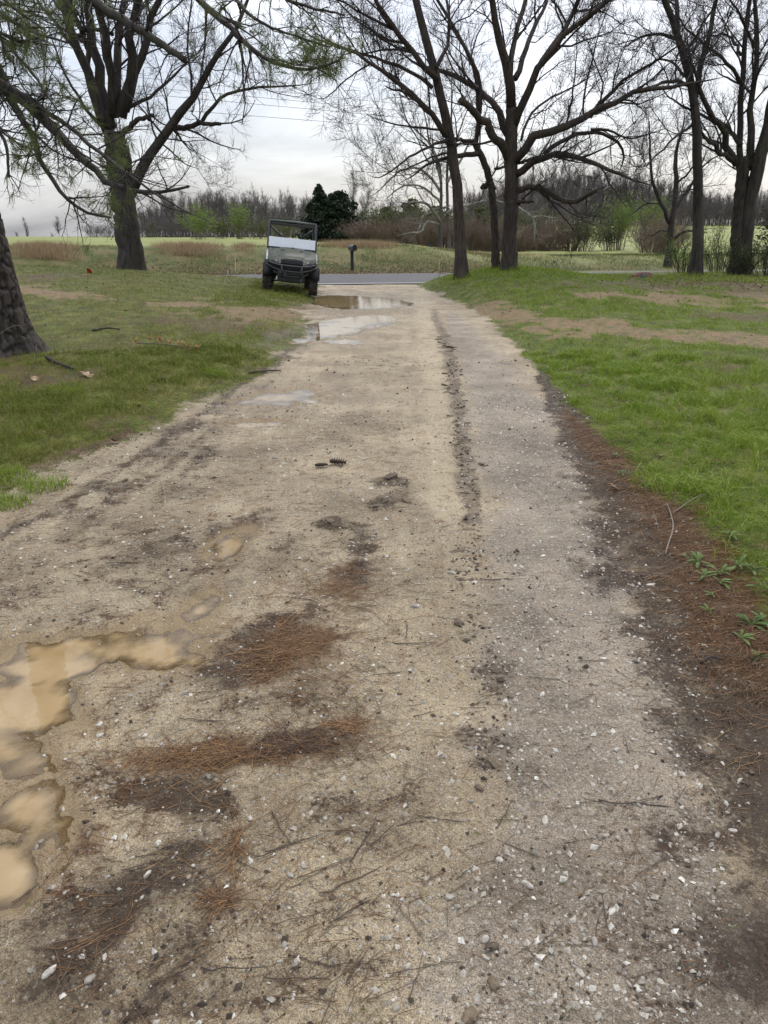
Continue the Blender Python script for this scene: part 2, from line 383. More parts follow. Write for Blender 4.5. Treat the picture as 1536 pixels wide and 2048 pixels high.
def mat_ground():
    k = NT("ground_soil"); p = k.pos()
    A = {n: k.attr(n) for n in ('a_drive','a_dark','a_need','a_grey','a_pale','a_dead','a_dirt','a_olive','a_wet','a_field','a_track','a_damp')}
    def N1(sock, lo=0.34, hi=0.66): return k.mr(sock, lo, hi, -1.0, 1.0)
    big = N1(k.noise(p, 1.5, 4, 0.6)); med = N1(k.noise(p, 9, 5, 0.65)); fine = N1(k.noise(p, 70, 5, 0.72)); grit = N1(k.noise(p, 300, 2, 0.6), 0.3, 0.7)
    streak = N1(k.noise(k.map(p, (5.0, 0.8, 1), rot=(0, 0, 0.08)), 1.6, 4, 0.65))
    debris = k.noise(k.map(p, (1, 1, 1)), 95, 3, 0.6, 2.6)
    def brk(a, m=0.34, f=0.34): return k.math('ADD', A[a], k.math('ADD', k.math('MULTIPLY', med, m), k.math('MULTIPLY', fine, f)))
    # packed limestone fines and mud
    tone = k.mr(k.math('ADD', k.math('MULTIPLY', big, 0.46), k.math('ADD', k.math('MULTIPLY', med, 0.40), k.math('MULTIPLY', fine, 0.46))), -0.85, 0.85)
    tan = k.mix(tone, (0.125, 0.090, 0.053), (0.540, 0.440, 0.290))
    tan = k.mix(k.mr(k.math('ADD', streak, k.math('MULTIPLY', med, 0.8)), 0.1, 1.2, 0, 0.65), tan, (0.225, 0.155, 0.088))
    tan = k.mix(k.math('MULTIPLY', A['a_pale'], 0.5), tan, (0.50, 0.41, 0.27))
    grey = k.mix(tone, (0.085, 0.066, 0.048), (0.455, 0.380, 0.292))
    c = k.mix(k.math('MULTIPLY', A['a_grey'], 0.8), tan, grey)
    c = k.mix(1.0, c, k.mr(grit, -1, 1, 0.50, 1.45), 'MULTIPLY')
    # embedded stones, two sizes
    stony = k.math('MULTIPLY_ADD', A['a_grey'], 0.5, 0.35)
    for sc, lim, th in ((62, 0.40, 0.74), (140, 0.42, 0.64)):
        vo = k.voro(p, sc); d, cc = vo.outputs['Distance'], vo.outputs['Color']
        sp = k.n('ShaderNodeSeparateColor'); k.l(cc, sp.inputs[0])
        on = k.math('GREATER_THAN', k.math('MULTIPLY_ADD', stony, 0.32, sp.outputs[0]), th + 0.17)
        ins = k.math('MULTIPLY', k.mr(k.math('MULTIPLY_ADD', fine, 0.10, d), lim, lim * 0.7), on)
        stonec = k.mix(k.math('POWER', sp.outputs[1], 1.4), (0.15, 0.13, 0.108), (0.52, 0.475, 0.41))
        c = k.mix(k.math('MULTIPLY', ins, 0.6), c, stonec)
    # small dark debris
    c = k.mix(k.mr(k.math('ADD', debris, k.math('MULTIPLY', med, 0.05)), 0.58, 0.66, 0, 0.75), c, (0.052, 0.036, 0.025))
    # wet dark organic stains
    df = k.mr(brk('a_dark', 0.36, 0.42), 0.24, 0.80)
    c = k.mix(k.math('MULTIPLY', df, 0.9), c, k.mix(k.mr(fine, -1, 1), (0.009, 0.007, 0.006), (0.070, 0.050, 0.038)))
    # rotted needle mat
    st = k.noise(k.map(p, (1, 1, 1), rot=(0, 0, 0.6)), 55, 4, 0.75, 2.2)
    nf = k.mr(brk('a_need', 0.4, 0.25), 0.36, 0.8)
    c = k.mix(k.math('MULTIPLY', nf, 0.85), c, k.mix(k.mr(st, 0.38, 0.62), (0.026, 0.016, 0.011), (0.165, 0.082, 0.036)))
    # tyre tread mud
    tf = k.mr(brk('a_track', 0.35, 0.5), 0.55, 0.95)
    c = k.mix(k.math('MULTIPLY', tf, 0.62), c, (0.075, 0.055, 0.037))
    # damp rim round the puddles
    wetf = k.mr(brk('a_damp', 0.25, 0.25), 0.15, 0.9)
    c = k.mix(k.math('MULTIPLY', wetf, 0.6), c, k.mix(1.0, c, (0.80, 0.66, 0.50), 'MULTIPLY'))
    c = k.mix(k.mr(A['a_wet'], 0.05, 0.4, 0, 0.85), c, k.mix(k.mr(med, -1, 1), (0.215, 0.152, 0.080), (0.315, 0.235, 0.135)))
    drive_c = c
    # lawn soil, thatch
    ln = k.math('ADD', k.math('MULTIPLY', N1(k.noise(p, 2.3, 5, 0.68)), 0.55), k.math('MULTIPLY', fine, 0.35))
    grn = k.mix(A['a_olive'], (0.078, 0.122, 0.014), (0.085, 0.105, 0.017))
    thatch = k.mix(A['a_olive'], (0.098, 0.104, 0.030), (0.118, 0.110, 0.036))
    lawn = k.mix(k.mr(ln, -0.6, 0.6), grn, thatch)
    lawn = k.mix(1.0, lawn, k.mr(k.noise(p, 30, 4, 0.75), 0.33, 0.67, 0.45, 1.5), 'MULTIPLY')
    lawn = k.mix(1.0, lawn, k.mr(k.noise(k.map(p, (1.0, 0.55, 1)), 4.2, 5, 0.7), 0.36, 0.64, 0.55, 1.4), 'MULTIPLY')
    lawn = k.mix(k.mr(k.math('ADD', med, k.math('MULTIPLY', big, 0.7)), 0.3, 1.3, 0, 0.7), lawn, (0.080, 0.060, 0.032))
    deadf = k.mr(brk('a_dead', 0.45, 0.4), 0.34, 0.9)
    lawn = k.mix(k.math('MULTIPLY', deadf, 0.9), lawn, k.mix(k.mr(fine, -1, 1), (0.040, 0.027, 0.018), (0.150, 0.098, 0.060)))
    dirtf = k.mr(brk('a_dirt', 0.55, 0.5), 0.30, 1.0)
    lawn = k.mix(k.math('MULTIPLY', dirtf, 0.92), lawn, k.mix(k.mr(k.math('ADD', med, fine), -1, 1), (0.090, 0.056, 0.034), (0.315, 0.215, 0.135)))
    lawn = k.mix(k.math('MULTIPLY', nf, 0.85), lawn, k.mix(k.mr(st, 0.38, 0.62), (0.032, 0.018, 0.012), (0.150, 0.070, 0.031)))
    # fields beyond the road
    yv = k.n('ShaderNodeSeparateXYZ'); k.l(p, yv.inputs[0])
    field = k.mix(k.mr(k.noise(p, 0.23, 5, 0.6), 0.35, 0.65), (0.165, 0.190, 0.055), (0.255, 0.262, 0.095))
    field = k.mix(1.0, field, k.mr(k.noise(k.map(p, (1, 2.5, 1)), 2.1, 4, 0.7), 0.3, 0.7, 0.75, 1.25), 'MULTIPLY')
    bankc = k.mix(k.mr(k.noise(p, 1.1, 5, 0.65), 0.4, 0.6), (0.070, 0.088, 0.026), (0.150, 0.125, 0.058))
    field = k.mix(k.mr(yv.outputs[1], 36, 41), bankc, field)
    lawn = k.mix(A['a_field'], lawn, field)
    e = k.mr(brk('a_drive', 0.3, 0.25), 0.3, 0.7)
    c = k.mix(e, lawn, drive_c)
    bn = k.noise(p, 85, 3, 0.75)
    k.bump(bn, 1.0, 0.016)
    rg = k.mr(k.math('ADD', k.math('MULTIPLY', med, 0.3), k.math('MULTIPLY', A['a_damp'], -0.9)), -0.8, 0.4, 0.18, 0.80)
    return k.fin(c, rg, 0, k.math('MULTIPLY', k.mr(e, 0, 1, 0.05, 0.22), k.mr(df, 0, 1, 1.0, 0.4)))
M_GROUND = mat_ground()

def build_ground():
    rr = [0.35]
    while rr[-1] < 5: rr.append(rr[-1] * 1.0085)
    while rr[-1] < 45: rr.append(rr[-1] * 1.0145)
    while rr[-1] < 1200: rr.append(rr[-1] * 1.06)
    r = np.array(rr)
    a = np.concatenate([np.linspace(-180, -36, 40)[:-1], np.linspace(-35, 35, 580), np.linspace(36, 180, 40)[1:-1]]); a = np.radians(a)
    RR, AA = np.meshgrid(r, a, indexing='ij'); x = RR * np.sin(AA); y = RR * np.cos(AA)
    xf, yf_ = x.ravel(), y.ravel()
    M, u, v, z0 = ground_masks(xf, yf_); z = ground_z(xf, yf_, M, z0)
    V = np.column_stack([xf, yf_, z]); nr, na = len(r), len(a)
    i = np.arange(nr - 1)[:, None] * na; j = np.arange(na)[None, :]; j2 = (j + 1) % na
    Q = np.stack([i + j, i + na + j, i + na + j2, i + j2], -1).reshape(-1, 4)[:, ::-1]
    fd = M['a_drive'][Q].mean(1); ff = M['a_field'][Q].mean(1)
    yq = yf_[Q].mean(1); xq = xf[Q].mean(1)
    cls = np.where(ff > 0.5, 2, np.where(fd > 0.5, 0, 1))
    for c, nm, lab in ((0, 'driveway', 'long wet gravel and mud driveway running to the road'), (1, 'lawn', 'patchy green and brown lawn on both sides of the driveway'), (2, 'field', 'grassy bank and pale green field beyond the road')):
        q = Q[cls == c]; used, invx = np.unique(q, return_inverse=True)
        me = np_mesh(nm, V[used], invx.reshape(-1, 4), None, True, {kk: vv[used] for kk, vv in M.items()})
        tag(link(nm, me, M_GROUND), lab, kind='structure')
build_ground()

def ground_pt(x, y):
    """terrain height with its small bumps, for arrays"""
    x = np.atleast_1d(np.asarray(x, float)); y = np.atleast_1d(np.asarray(y, float))
    M, u, v, z0 = ground_masks(x, y); return ground_z(x, y, M, z0), M, u, v

# ------------------------------------------------------------------ road with its white edge lines
def build_road():
    k = NT("asphalt"); p = k.pos(); n = k.noise(p, 90, 4, 0.7); w = k.noise(k.map(p, (0.25, 1.6, 1)), 1.6, 4, 0.6)
    c = k.mix(n, (0.035, 0.035, 0.038), (0.085, 0.085, 0.088)); c = k.mix(k.mr(w, 0.4, 0.65, 0, 0.4), c, (0.10, 0.095, 0.088)); k.bump(n, 0.4, 0.006)
    ma = k.fin(c, k.mr(w, 0.3, 0.7, 0.55, 0.75), 0, 0.2)
    k = NT("road_paint"); p = k.pos(); n = k.noise(p, 30, 4, 0.7); mp = k.fin(k.mix(k.mr(n, 0.35, 0.6), (0.20, 0.20, 0.20), (0.66, 0.66, 0.64)), 0.5)
    xs = np.linspace(-130, 130, 400)
    def sheet(name, f0, f1, dz, mat, parent=None):
        ts = np.linspace(0, 1, 9); X, T = np.meshgrid(xs, ts, indexing='ij')
        Y = f0(X) + (f1(X) - f0(X)) * T
        tt = (Y - road_near(X)) / (road_far(X) - road_near(X))
        Z = height(X, road_near(X) + (road_far(X) - road_near(X)) * 0.5) + 0.045 * (1 - (2 * tt - 1) ** 2) + dz - 0.005
        i = np.arange(len(xs) - 1)[:, None] * 9; j = np.arange(8)[None]
        Q = np.stack([i + j, i + 9 + j, i + 10 + j, i + 1 + j], -1).reshape(-1, 4)
        return link(name, np_mesh(name, np.stack([X, Y, Z], -1), Q), mat, parent)
    rd = tag(sheet('road', road_near, road_far, 0.0, ma), 'narrow wet asphalt road crossing behind the driveway', kind='structure')
    sheet('edge_line', lambda x: road_far(x) - 0.36, lambda x: road_far(x) - 0.22, 0.005, mp, rd)
    sheet('edge_line', lambda x: road_near(x) + 0.24, lambda x: road_near(x) + 0.36, 0.005, mp, rd)
build_road()

# ------------------------------------------------------------------ puddles
def build_puddles():
    k = NT("muddy_water"); p = k.pos(); n = k.noise(p, 5, 4, 0.6)
    c = k.mix(k.mr(n, 0.35, 0.65), (0.270, 0.185, 0.088), (0.350, 0.255, 0.140)); k.put(k.b.inputs['Base Color'], c); k.b.inputs['Roughness'].default_value = 1.0; k.b.inputs['Specular IOR Level'].default_value = 0.0
    tr = k.n('ShaderNodeBsdfTransparent'); tr.inputs[0].default_value = (0.97, 0.94, 0.88, 1); m1 = k.n('ShaderNodeMixShader'); k.l(k.mr(k.attr('depth'), 0.001, 0.015), m1.inputs[0]); k.l(tr.outputs[0], m1.inputs[1]); k.l(k.b.outputs[0], m1.inputs[2])
    fr = k.n('ShaderNodeFresnel'); fr.inputs[0].default_value = 1.45; gl = k.n('ShaderNodeBsdfGlossy'); gl.inputs['Roughness'].default_value = 0.03; bp = k.n('ShaderNodeBump'); k.l(k.noise(p, 9, 3, 0.6), bp.inputs['Height']); bp.inputs['Strength'].default_value = 0.05; bp.inputs['Distance'].default_value = 0.012; k.l(bp.outputs[0], gl.inputs['Normal']); m2 = k.n('ShaderNodeMixShader'); k.l(fr.outputs[0], m2.inputs[0]); k.l(m1.outputs[0], m2.inputs[1]); k.l(gl.outputs[0], m2.inputs[2]); k.l(m2.outputs[0], k.out.inputs[0]); mw = k.m
    labs = ['large brown muddy puddle cut by the picture edge beside the needle litter', 'brown puddle with tree reflections in the middle of the near wheel rut', 'small brown puddle beyond the two near ones in the left wheel rut',
            'shallow pale puddle shining white midway down the driveway', 'thin sliver of pale water just before the shallow midway puddle', 'bright shallow puddle beside the tyre ruts nearer than the utility vehicle', 'bright wide puddle on the driveway beside the vehicle front tyre']
    for gi, (g, lab) in enumerate(zip(B_WATER, labs)):
        pts = []
        for b in g:
            for t in np.linspace(0, 2 * np.pi, 28, endpoint=False):
                a = math.radians(b[4]); ex, ey = 1.8 * b[2] * math.cos(t), 1.8 * b[3] * math.sin(t)
                q = gpd(b[0] + ex * math.cos(a) - ey * math.sin(a), b[1] + ex * math.sin(a) + ey * math.cos(a)); pts.append((q.x, q.y))
        cx, cy = np.mean(pts, 0); base = H(cx, cy)
        from mathutils.geometry import convex_hull_2d
        # one sheet covering the union: a grid clipped to the outline
        P = np.array(pts); x0, y0 = P.min(0); x1, y1 = P.max(0); nx, ny = 64, 64
        X, Y = np.meshgrid(np.linspace(x0, x1, nx), np.linspace(y0, y1, ny), indexing='ij')
        u, v = project(X, Y, np.full_like(X, base)); ins = np.zeros(X.shape, bool)
        for b in g: ins |= ell(u, v, b, 0) < 1.8
        i = np.arange(nx - 1)[:, None] * ny; j = np.arange(ny - 1)[None]
        Q = np.stack([i + j, i + ny + j, i + ny + 1 + j, i + 1 + j], -1).reshape(-1, 4)
        Q = Q[ins.ravel()[Q].all(1)]; used, inv = np.unique(Q, return_inverse=True)
        V = np.column_stack([X.ravel(), Y.ravel(), np.full(X.size, base - (0.0165 if gi < 3 else 0.0195) - 0.0006 * (gi % 2))])[used]
        dep = V[:, 2] - ground_pt(V[:, 0], V[:, 1])[0]; tag(link('puddle', np_mesh('puddle', V, inv.reshape(-1, 4), None, True, {'depth': dep}), mw), lab, 'puddle')
build_puddles()

# ------------------------------------------------------------------ bark and foliage materials
def mat_bark(name, dark, light, sc=9.0, moss=0.0, bump=0.7, mossc=(0.06, 0.075, 0.02)):
    k = NT(name); p = k.pos(); q = k.map(p, (1, 1, 0.16)); n = k.noise(q, sc * 2.2, 6, 0.7, 0.6); v = k.voro(k.map(p, (1, 1, 0.22)), sc * 1.6).outputs['Distance']
    f = k.math('ADD', k.math('MULTIPLY', n, 0.75), k.math('MULTIPLY', v, 0.35)); c = k.mix(k.mr(f, 0.35, 0.75), dark, light)
    c = k.mix(k.mr(k.noise(p, 1.3, 4, 0.6), 0.5, 0.75, 0, 0.5), c, tuple(x * 1.5 for x in light))
    if moss: c = k.mix(k.mr(k.noise(p, 2.1, 5, 0.6), 0.48, 0.68, 0, moss), c, mossc)
    k.bump(f, bump, 0.05); return k.fin(c, 0.75, 0, 0.25)
BARK = mat_bark("bark_wet_maple", (0.016, 0.013, 0.012), (0.062, 0.050, 0.044), 8, 0.25)
BARK2 = mat_bark("bark_brown", (0.022, 0.016, 0.014), (0.078, 0.058, 0.048), 10, 0.15)
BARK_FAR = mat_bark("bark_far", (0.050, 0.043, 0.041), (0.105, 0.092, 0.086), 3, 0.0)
BARK_PALE = mat_bark("bark_pale_sycamore", (0.075, 0.068, 0.06), (0.25, 0.235, 0.205), 3, 0.0, 0.2)
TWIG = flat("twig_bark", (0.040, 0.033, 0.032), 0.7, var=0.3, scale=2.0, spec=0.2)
TWIG_HAZED = flat("twig_far_hazed", (0.125, 0.109, 0.105), 0.8, var=0.3, scale=0.5, spec=0.1)  # lightened: distance haze is put into the twig colour
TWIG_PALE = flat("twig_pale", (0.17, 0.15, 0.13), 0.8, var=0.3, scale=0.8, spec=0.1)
TWIG_BROWN = flat("twig_brown", (0.175, 0.132, 0.102), 0.8, var=0.3, scale=0.7, spec=0.1)
def mat_leaf(name, a, b, sc=3.0, trans=0.25):
    k = NT(name); p = k.pos(); n = k.noise(p, sc, 3, 0.6); n2 = k.noise(p, sc * 14, 2, 0.6)
    c = k.mix(k.mr(k.math('MULTIPLY_ADD', n, 0.6, k.math('MULTIPLY', n2, 0.4)), 0.38, 0.62), a, b)
    m = k.fin(c, 0.6, 0, 0.2)
    if trans:
        tr = k.n('ShaderNodeBsdfTranslucent'); k.l(c, tr.inputs[0]); mx = k.n('ShaderNodeMixShader'); mx.inputs[0].default_value = trans
        k.l(k.b.outputs[0], mx.inputs[1]); k.l(tr.outputs[0], mx.inputs[2]); k.l(mx.outputs[0], k.out.inputs[0])
    return m
NEEDLE = mat_leaf("pine_needle_green", (0.070, 0.095, 0.028), (0.145, 0.165, 0.058), 2.0, 0.35)
CEDAR = mat_leaf("cedar_dark", (0.012, 0.022, 0.013), (0.035, 0.052, 0.026), 1.2, 0.1)
BUD = mat_leaf("spring_leaf", (0.10, 0.165, 0.030), (0.20, 0.275, 0.060), 1.0, 0.3)
OLIVE = mat_leaf("olive_leaf", (0.055, 0.075, 0.028), (0.115, 0.130, 0.050), 1.0, 0.3)

# ------------------------------------------------------------------ tree growing
def spawn(P, Rr, n, rng, tmin=0.2, tmax=1.0, ang=(30, 65), lf=(0.35, 0.6), m=4, up=0.15, curl=0.25, rf=0.55, rtip=0.3, absL=None, rmin=0.0022, jit=0.12):
    """children of N parents: (N*n, m, 3), radii"""
    N, M_, _ = P.shape
    t = rng.uniform(tmin, tmax, (N, n)) * (M_ - 1); i = np.minimum(t.astype(int), M_ - 2); f = (t - i)[..., None]
    ii = np.arange(N)[:, None]
    base = P[ii, i] * (1 - f) + P[ii, i + 1] * f; rad = Rr[ii, i] * (1 - f[..., 0]) + Rr[ii, i + 1] * f[..., 0]
    tan = unit(P[ii, i + 1] - P[ii, i]); L = np.linalg.norm(np.diff(P, axis=1), axis=2).sum(1)
    rnd = unit(rng.normal(size=(N, n, 3))); perp = unit(rnd - (rnd * tan).sum(-1, keepdims=True) * tan)
    a = np.radians(rng.uniform(*ang, (N, n)))[..., None]
    d = unit(tan * np.cos(a) + perp * np.sin(a) + np.array([0, 0, up]))
    if absL is None: ln = L[:, None] * rng.uniform(*lf, (N, n)) * (1.15 - 0.55 * t / (M_ - 1))
    else: ln = rng.uniform(*absL, (N, n)) * (1.1 - 0.4 * t / (M_ - 1))
    pts = [base]; seg = (ln / (m - 1))[..., None]; dd = d
    for s in range(m - 1):
        dd = unit(dd + rng.normal(size=dd.shape) * curl + np.array([0, 0, up * 0.6])); pts.append(pts[-1] + dd * seg)
    C = np.stack(pts, 2).reshape(N * n, m, 3)
    r0 = np.maximum(np.minimum(rad * rf, ln * 0.016 + 0.001), rmin).reshape(-1, 1)
    rr = np.maximum(r0 * np.linspace(1, rtip, m)[None], rmin * 0.8)
    return C, rr
class Acc:
    def __init__(s): s.V, s.Q, s.n = [], [], 0
    def add(s, P, Rr, k=3):
        V, Q = tubes(P, Rr, k); s.V.append(V); s.Q.append(Q + s.n); s.n += len(V)
    def mesh(s, name): return np_mesh(name, np.vstack(s.V), np.vstack(s.Q))
def trace(pts, d0, r0px, r1px, m, dd=0.0, lean=None, rng=None, ext=0.0):
    """photograph polyline -> points at tree distance d0 drifting by dd metres in depth"""
    pts = np.array(pts, float); s = np.concatenate([[0], np.cumsum(np.hypot(*np.diff(pts, axis=0).T))]); s /= s[-1]
    out = []
    for (px, py), t in zip(pts, s):
        d = d0 + dd * t; p = ray_at(px, py, d); out.append((p.x, p.y, p.z, (r0px + (r1px - r0px) * t) * d * 0.86 / F_PX))
    out = np.array(out)
    if ext > 0:
        dirv = unit(out[-1, :3] - out[-2, :3]); r = out[-1, 3]; n = 4
        for j in range(n):
            dirv = unit(dirv + rng.normal(size=3) * 0.18 + np.array([0, 0, 0.12])); q = out[-1, :3] + dirv * ext / n
            out = np.vstack([out, [*q, r * (1 - 0.22 * (j + 1))]])
    q = resample(out, m)
    return q[:, :3], q[:, 3]
def wobble(P, Rr, rng, amp):
    n = rng.normal(size=P.shape) * amp * Rr[..., None]; n[0] = 0
    return P + n
def crown_from(limbs, rng, counts=(9, 7, 5), L1=(0.9, 2.4), L2=(0.4, 1.0), L3=(0.16, 0.45), up=0.12, tmin=0.15, thick=1.0):
    P0 = np.stack([resample(np.column_stack([p, r]), 12) for p, r in limbs]); P, Rr = P0[..., :3], P0[..., 3]
    ac = Acc()
    LL = np.linalg.norm(np.diff(P, axis=1), axis=2).sum(1)
    A = []
    for q in range(len(P)):
        n = max(3, int(counts[0] * LL[q] / 5.0)); A.append(spawn(P[q:q + 1], Rr[q:q + 1], n, rng, tmin, 1.0, (25, 70), m=6, up=up, curl=0.22, rf=0.5, absL=L1, rmin=0.006 * thick))
    C1 = np.concatenate([a[0] for a in A]); r1 = np.concatenate([a[1] for a in A]); ac.add(C1, r1, 4)
    C2, r2 = spawn(C1, r1, counts[1], rng, 0.15, 1.0, (25, 70), m=4, up=up * 1.2, curl=0.28, rf=0.6, absL=L2, rmin=0.0042 * thick); ac.add(C2, r2, 3)
    C3, r3 = spawn(C2, r2, int(counts[2] * 1.8), rng, 0.1, 1.0, (20, 65), m=2, up=up * 1.5, curl=0.3, rf=0.7, absL=L3, rmin=0.0032 * thick); ac.add(C3, r3, 3)
    return ac
def tree(name, label, cat, d, trunks, limbs, seed, bark=BARK, twig=TWIG, group=None, counts=(9, 7, 5), m_tr=26, up=0.12, thick=1.0, L1=(0.9, 2.4), flare=1.5, trunk_bark=None):
    rng = np.random.default_rng(seed)
    b0 = trunks[0][0][0]; p0 = ray_at(b0[0], b0[1], d); z0 = H(p0.x, p0.y)
    root = empty(name, (p0.x, p0.y, z0)); tag(root, label, cat, group); inv = Vector((p0.x, p0.y, z0)); off = np.array(inv)
    made = []
    for pts, ra, rb, dd, ext in trunks:
        P, r = trace(pts, d, ra, rb, m_tr, dd, rng=rng, ext=ext)
        if pts[0][1] > 480:      # a trunk that stands on the ground: sink its foot, flare it
            P[0, 2] = min(P[0, 2], H(P[0, 0], P[0, 1])) - 0.12; hgt = P[:, 2] - P[0, 2]
            r = r * (1 + (flare - 1) * np.exp(-hgt / 0.28))
        made.append((P, r)); k = 18
        Pw = P.copy(); Pw[1:-1] += rng.normal(size=(len(P) - 2, 3)) * 0.06 * r[1:-1, None]
        V, Q = tubes(Pw[None], r[None], k)
        ang = np.tile(np.arange(k), len(P)); lev = np.repeat(np.arange(len(P)), k)
        c = Pw[lev]; prof = 1 + 0.10 * np.sin(ang / k * 2 * np.pi * 3 + 1.3 + 0.12 * lev) * np.exp(-(c[:, 2] - c[0, 2]) / 1.5) + 0.05 * rng.normal(size=len(V)) * 0.8
        V = c + (V - c) * prof[:, None]
        n = len(V); V = np.vstack([V, Pw[-1:]]); i = np.arange(k); T = np.stack([np.full(k, n), (len(P) - 1) * k + i, (len(P) - 1) * k + (i + 1) % k], 1)
        link('trunk', np_mesh('trunk', V - off, Q, T), trunk_bark or bark, root)
    lim = []
    for pts, ra, rb, dd, ext in limbs:
        P, r = trace(pts, d, ra, rb, 14, dd, rng=rng, ext=ext)
        P = wobble(P, r, rng, 0.35); lim.append((P, r))
        o = tube_obj('limb', P - off, r, 9, bark, root, rough=0.08)
    src = lim + [(P[len(P) // 2:], r[len(P) // 2:]) for P, r in made if len(P) > 4]
    ac = crown_from(src, rng, counts, L1=L1, up=up, thick=thick)
    me = ac.mesh('crown'); co = np.empty(len(me.vertices) * 3, np.float32); me.vertices.foreach_get('co', co); co = co.reshape(-1, 3) - off.astype(np.float32); me.vertices.foreach_set('co', co.ravel())
    link('crown', me, twig, root)
    return root
def Z(l): return [(640 + x * 0.58333, y * 0.58333) for x, y in l]       # coordinates read off an enlargement of the photograph
def W(l): return [(1200 + x * 0.2734, y * 0.2734) for x, y in l]
def Y(l): return [(x * 0.26042, y * 0.26042) for x, y in l]

# big forked maple on the left
tree('maple_tree', 'big bare multi-stemmed tree with mossy split trunk on the far left lawn', 'tree', 26.0,
 [([(258, 529), (254, 480), (248, 430), (240, 380), (232, 320), (229, 262)], 22, 20, 0, 0), ([(280, 529), (272, 485), (264, 440), (257, 390), (252, 340), (246, 290)], 13, 12, -0.15, 0)],
 [(Y([(830, 1020), (760, 800), (690, 600), (600, 400), (540, 250), (500, 130), (470, 0)]), 11, 7.5, -0.8, 4),
  (Y([(850, 980), (820, 800), (770, 560), (720, 350), (680, 150), (650, 0)]), 11, 8, 0.6, 4),
  (Y([(700, 600), (690, 450), (640, 250), (560, 80), (530, 0)]), 6, 4, 1.0, 3),
  (Y([(880, 900), (860, 650), (820, 400), (790, 200), (760, 50), (750, 0)]), 9, 7, -1.2, 4),
  (Y([(900, 800), (905, 600), (905, 400), (920, 180), (960, 0)]), 9, 6, 1.3, 4),
  (Y([(930, 900), (960, 700), (990, 450), (1030, 200), (1060, 0)]), 12, 7, -0.5, 4),
  (Y([(960, 850), (1000, 680), (1060, 450), (1140, 240), (1190, 80), (1220, 0)]), 9, 6, 0.9, 4),
  ([(262, 388), (275, 352), (290, 322), (305, 285), (330, 262), (362, 240), (382, 205), (398, 150), (425, 118), (455, 90), (480, 40), (500, 0)], 12, 3, -1.2, 3),
  ([(335, 262), (365, 256), (400, 247), (442, 248)], 6.5, 3.5, -0.3, 0),
  ([(402, 247), (425, 210), (445, 185), (490, 180), (530, 172), (580, 172)], 4, 1.6, 0.8, 1.0),
  ([(383, 205), (388, 170), (376, 120), (372, 60), (385, 0)], 2.6, 1.5, 0.8, 2),
  (Y([(600, 280), (640, 215), (740, 225), (870, 260)]), 4.5, 3.5, -0.5, 0),
  (Y([(940, 1030), (1040, 930), (1130, 900), (1185, 885)]), 6, 4, -0.4, 0),
  (Y([(980, 830), (1100, 790), (1220, 700), (1330, 590), (1420, 500)]), 4, 2, 1.2, 1.2),
  (Y([(820, 1000), (720, 940), (640, 820), (600, 730), (500, 590), (440, 420)]), 4, 1.6, -1.2, 1.5),
  (Y([(560, 350), (480, 250), (420, 160), (330, 60), (290, 0)]), 4, 2.5, 1.2, 2),
  ([(345, 255), (360, 275), (375, 295)], 2.5, 1.5, 0.3, 0.3), ([(310, 278), (340, 300), (372, 330)], 2, 1.2, -0.5, 0.5)],
 101, counts=(11, 8, 6))
# the leaning trunk right of the driveway mouth
tree('leaning_tree', 'bare tree with slender leaning trunk right of the driveway mouth', 'tree', 23.4,
 [([(923, 545), (920, 500), (919, 455), (914, 379), (909, 315), (898, 274), (888, 216), (873, 152), (856, 87), (838, 29), (830, 0)], 12.5, 7, 0.3, 5)],
 [(Z([(430, 465), (390, 410), (340, 340), (300, 305), (240, 262), (170, 215), (120, 170), (60, 160)]), 6.5, 2, -2.0, 1),
  (Z([(405, 275), (330, 190), (270, 120), (215, 50), (190, 0)]), 6, 4, -1.0, 4),
  (Z([(385, 300), (300, 235), (200, 205), (120, 175), (40, 160), (-40, 120)]), 4, 1.5, 1.5, 1),
  (Z([(440, 475), (380, 500), (300, 540), (215, 610)]), 3.2, 1.5, -1.2, 0.6), (Z([(330, 345), (280, 310), (235, 305)]), 2.6, 1.8, -0.3, 0.2),
  (Z([(430, 450), (350, 440), (270, 430), (200, 410)]), 2.6, 1.2, 1.2, 0.6), (Z([(455, 520), (400, 530), (340, 560), (270, 590)]), 2.4, 1.2, 1.6, 0.6),
  (Z([(250, 100), (170, 60), (100, 20), (60, 0)]), 3, 1.5, -1.0, 1.5), (Z([(300, 150), (230, 140), (150, 90), (80, 30)]), 2.8, 1.5, 1.2, 1.5),
  (Z([(170, 220), (90, 270), (20, 340)]), 1.8, 1.0, -0.5, 0.4), (Z([(400, 230), (440, 160), (450, 80), (430, 0)]), 4, 2.5, 1.4, 3)],
 102, bark=BARK2, counts=(12, 8, 6))
tree('crooked_tree', 'thin crooked bare tree leaning on the big trunk beside it', 'tree', 24.6,
 [(Z([(605, 925), (602, 850), (600, 780), (590, 650), (570, 570), (545, 520), (525, 480)]), 9, 6.5, 0, 0)],
 [(Z([(545, 525), (510, 528), (470, 532), (400, 545), (350, 575)]), 6, 2.5, -1.2, 1.0), (Z([(530, 490), (500, 480), (460, 475)]), 4.5, 3, -0.6, 0.8),
  (Z([(535, 495), (545, 420), (550, 330), (535, 240), (505, 170), (470, 110), (430, 50), (400, 0)]), 4.6, 3, 1.2, 3),
  (Z([(597, 650), (575, 630), (552, 645)]), 4.5, 4.5, -0.3, 0), (Z([(600, 580), (640, 570), (680, 560)]), 3, 2, 0.8, 0.5)], 103, bark=BARK2, counts=(8, 6, 5))
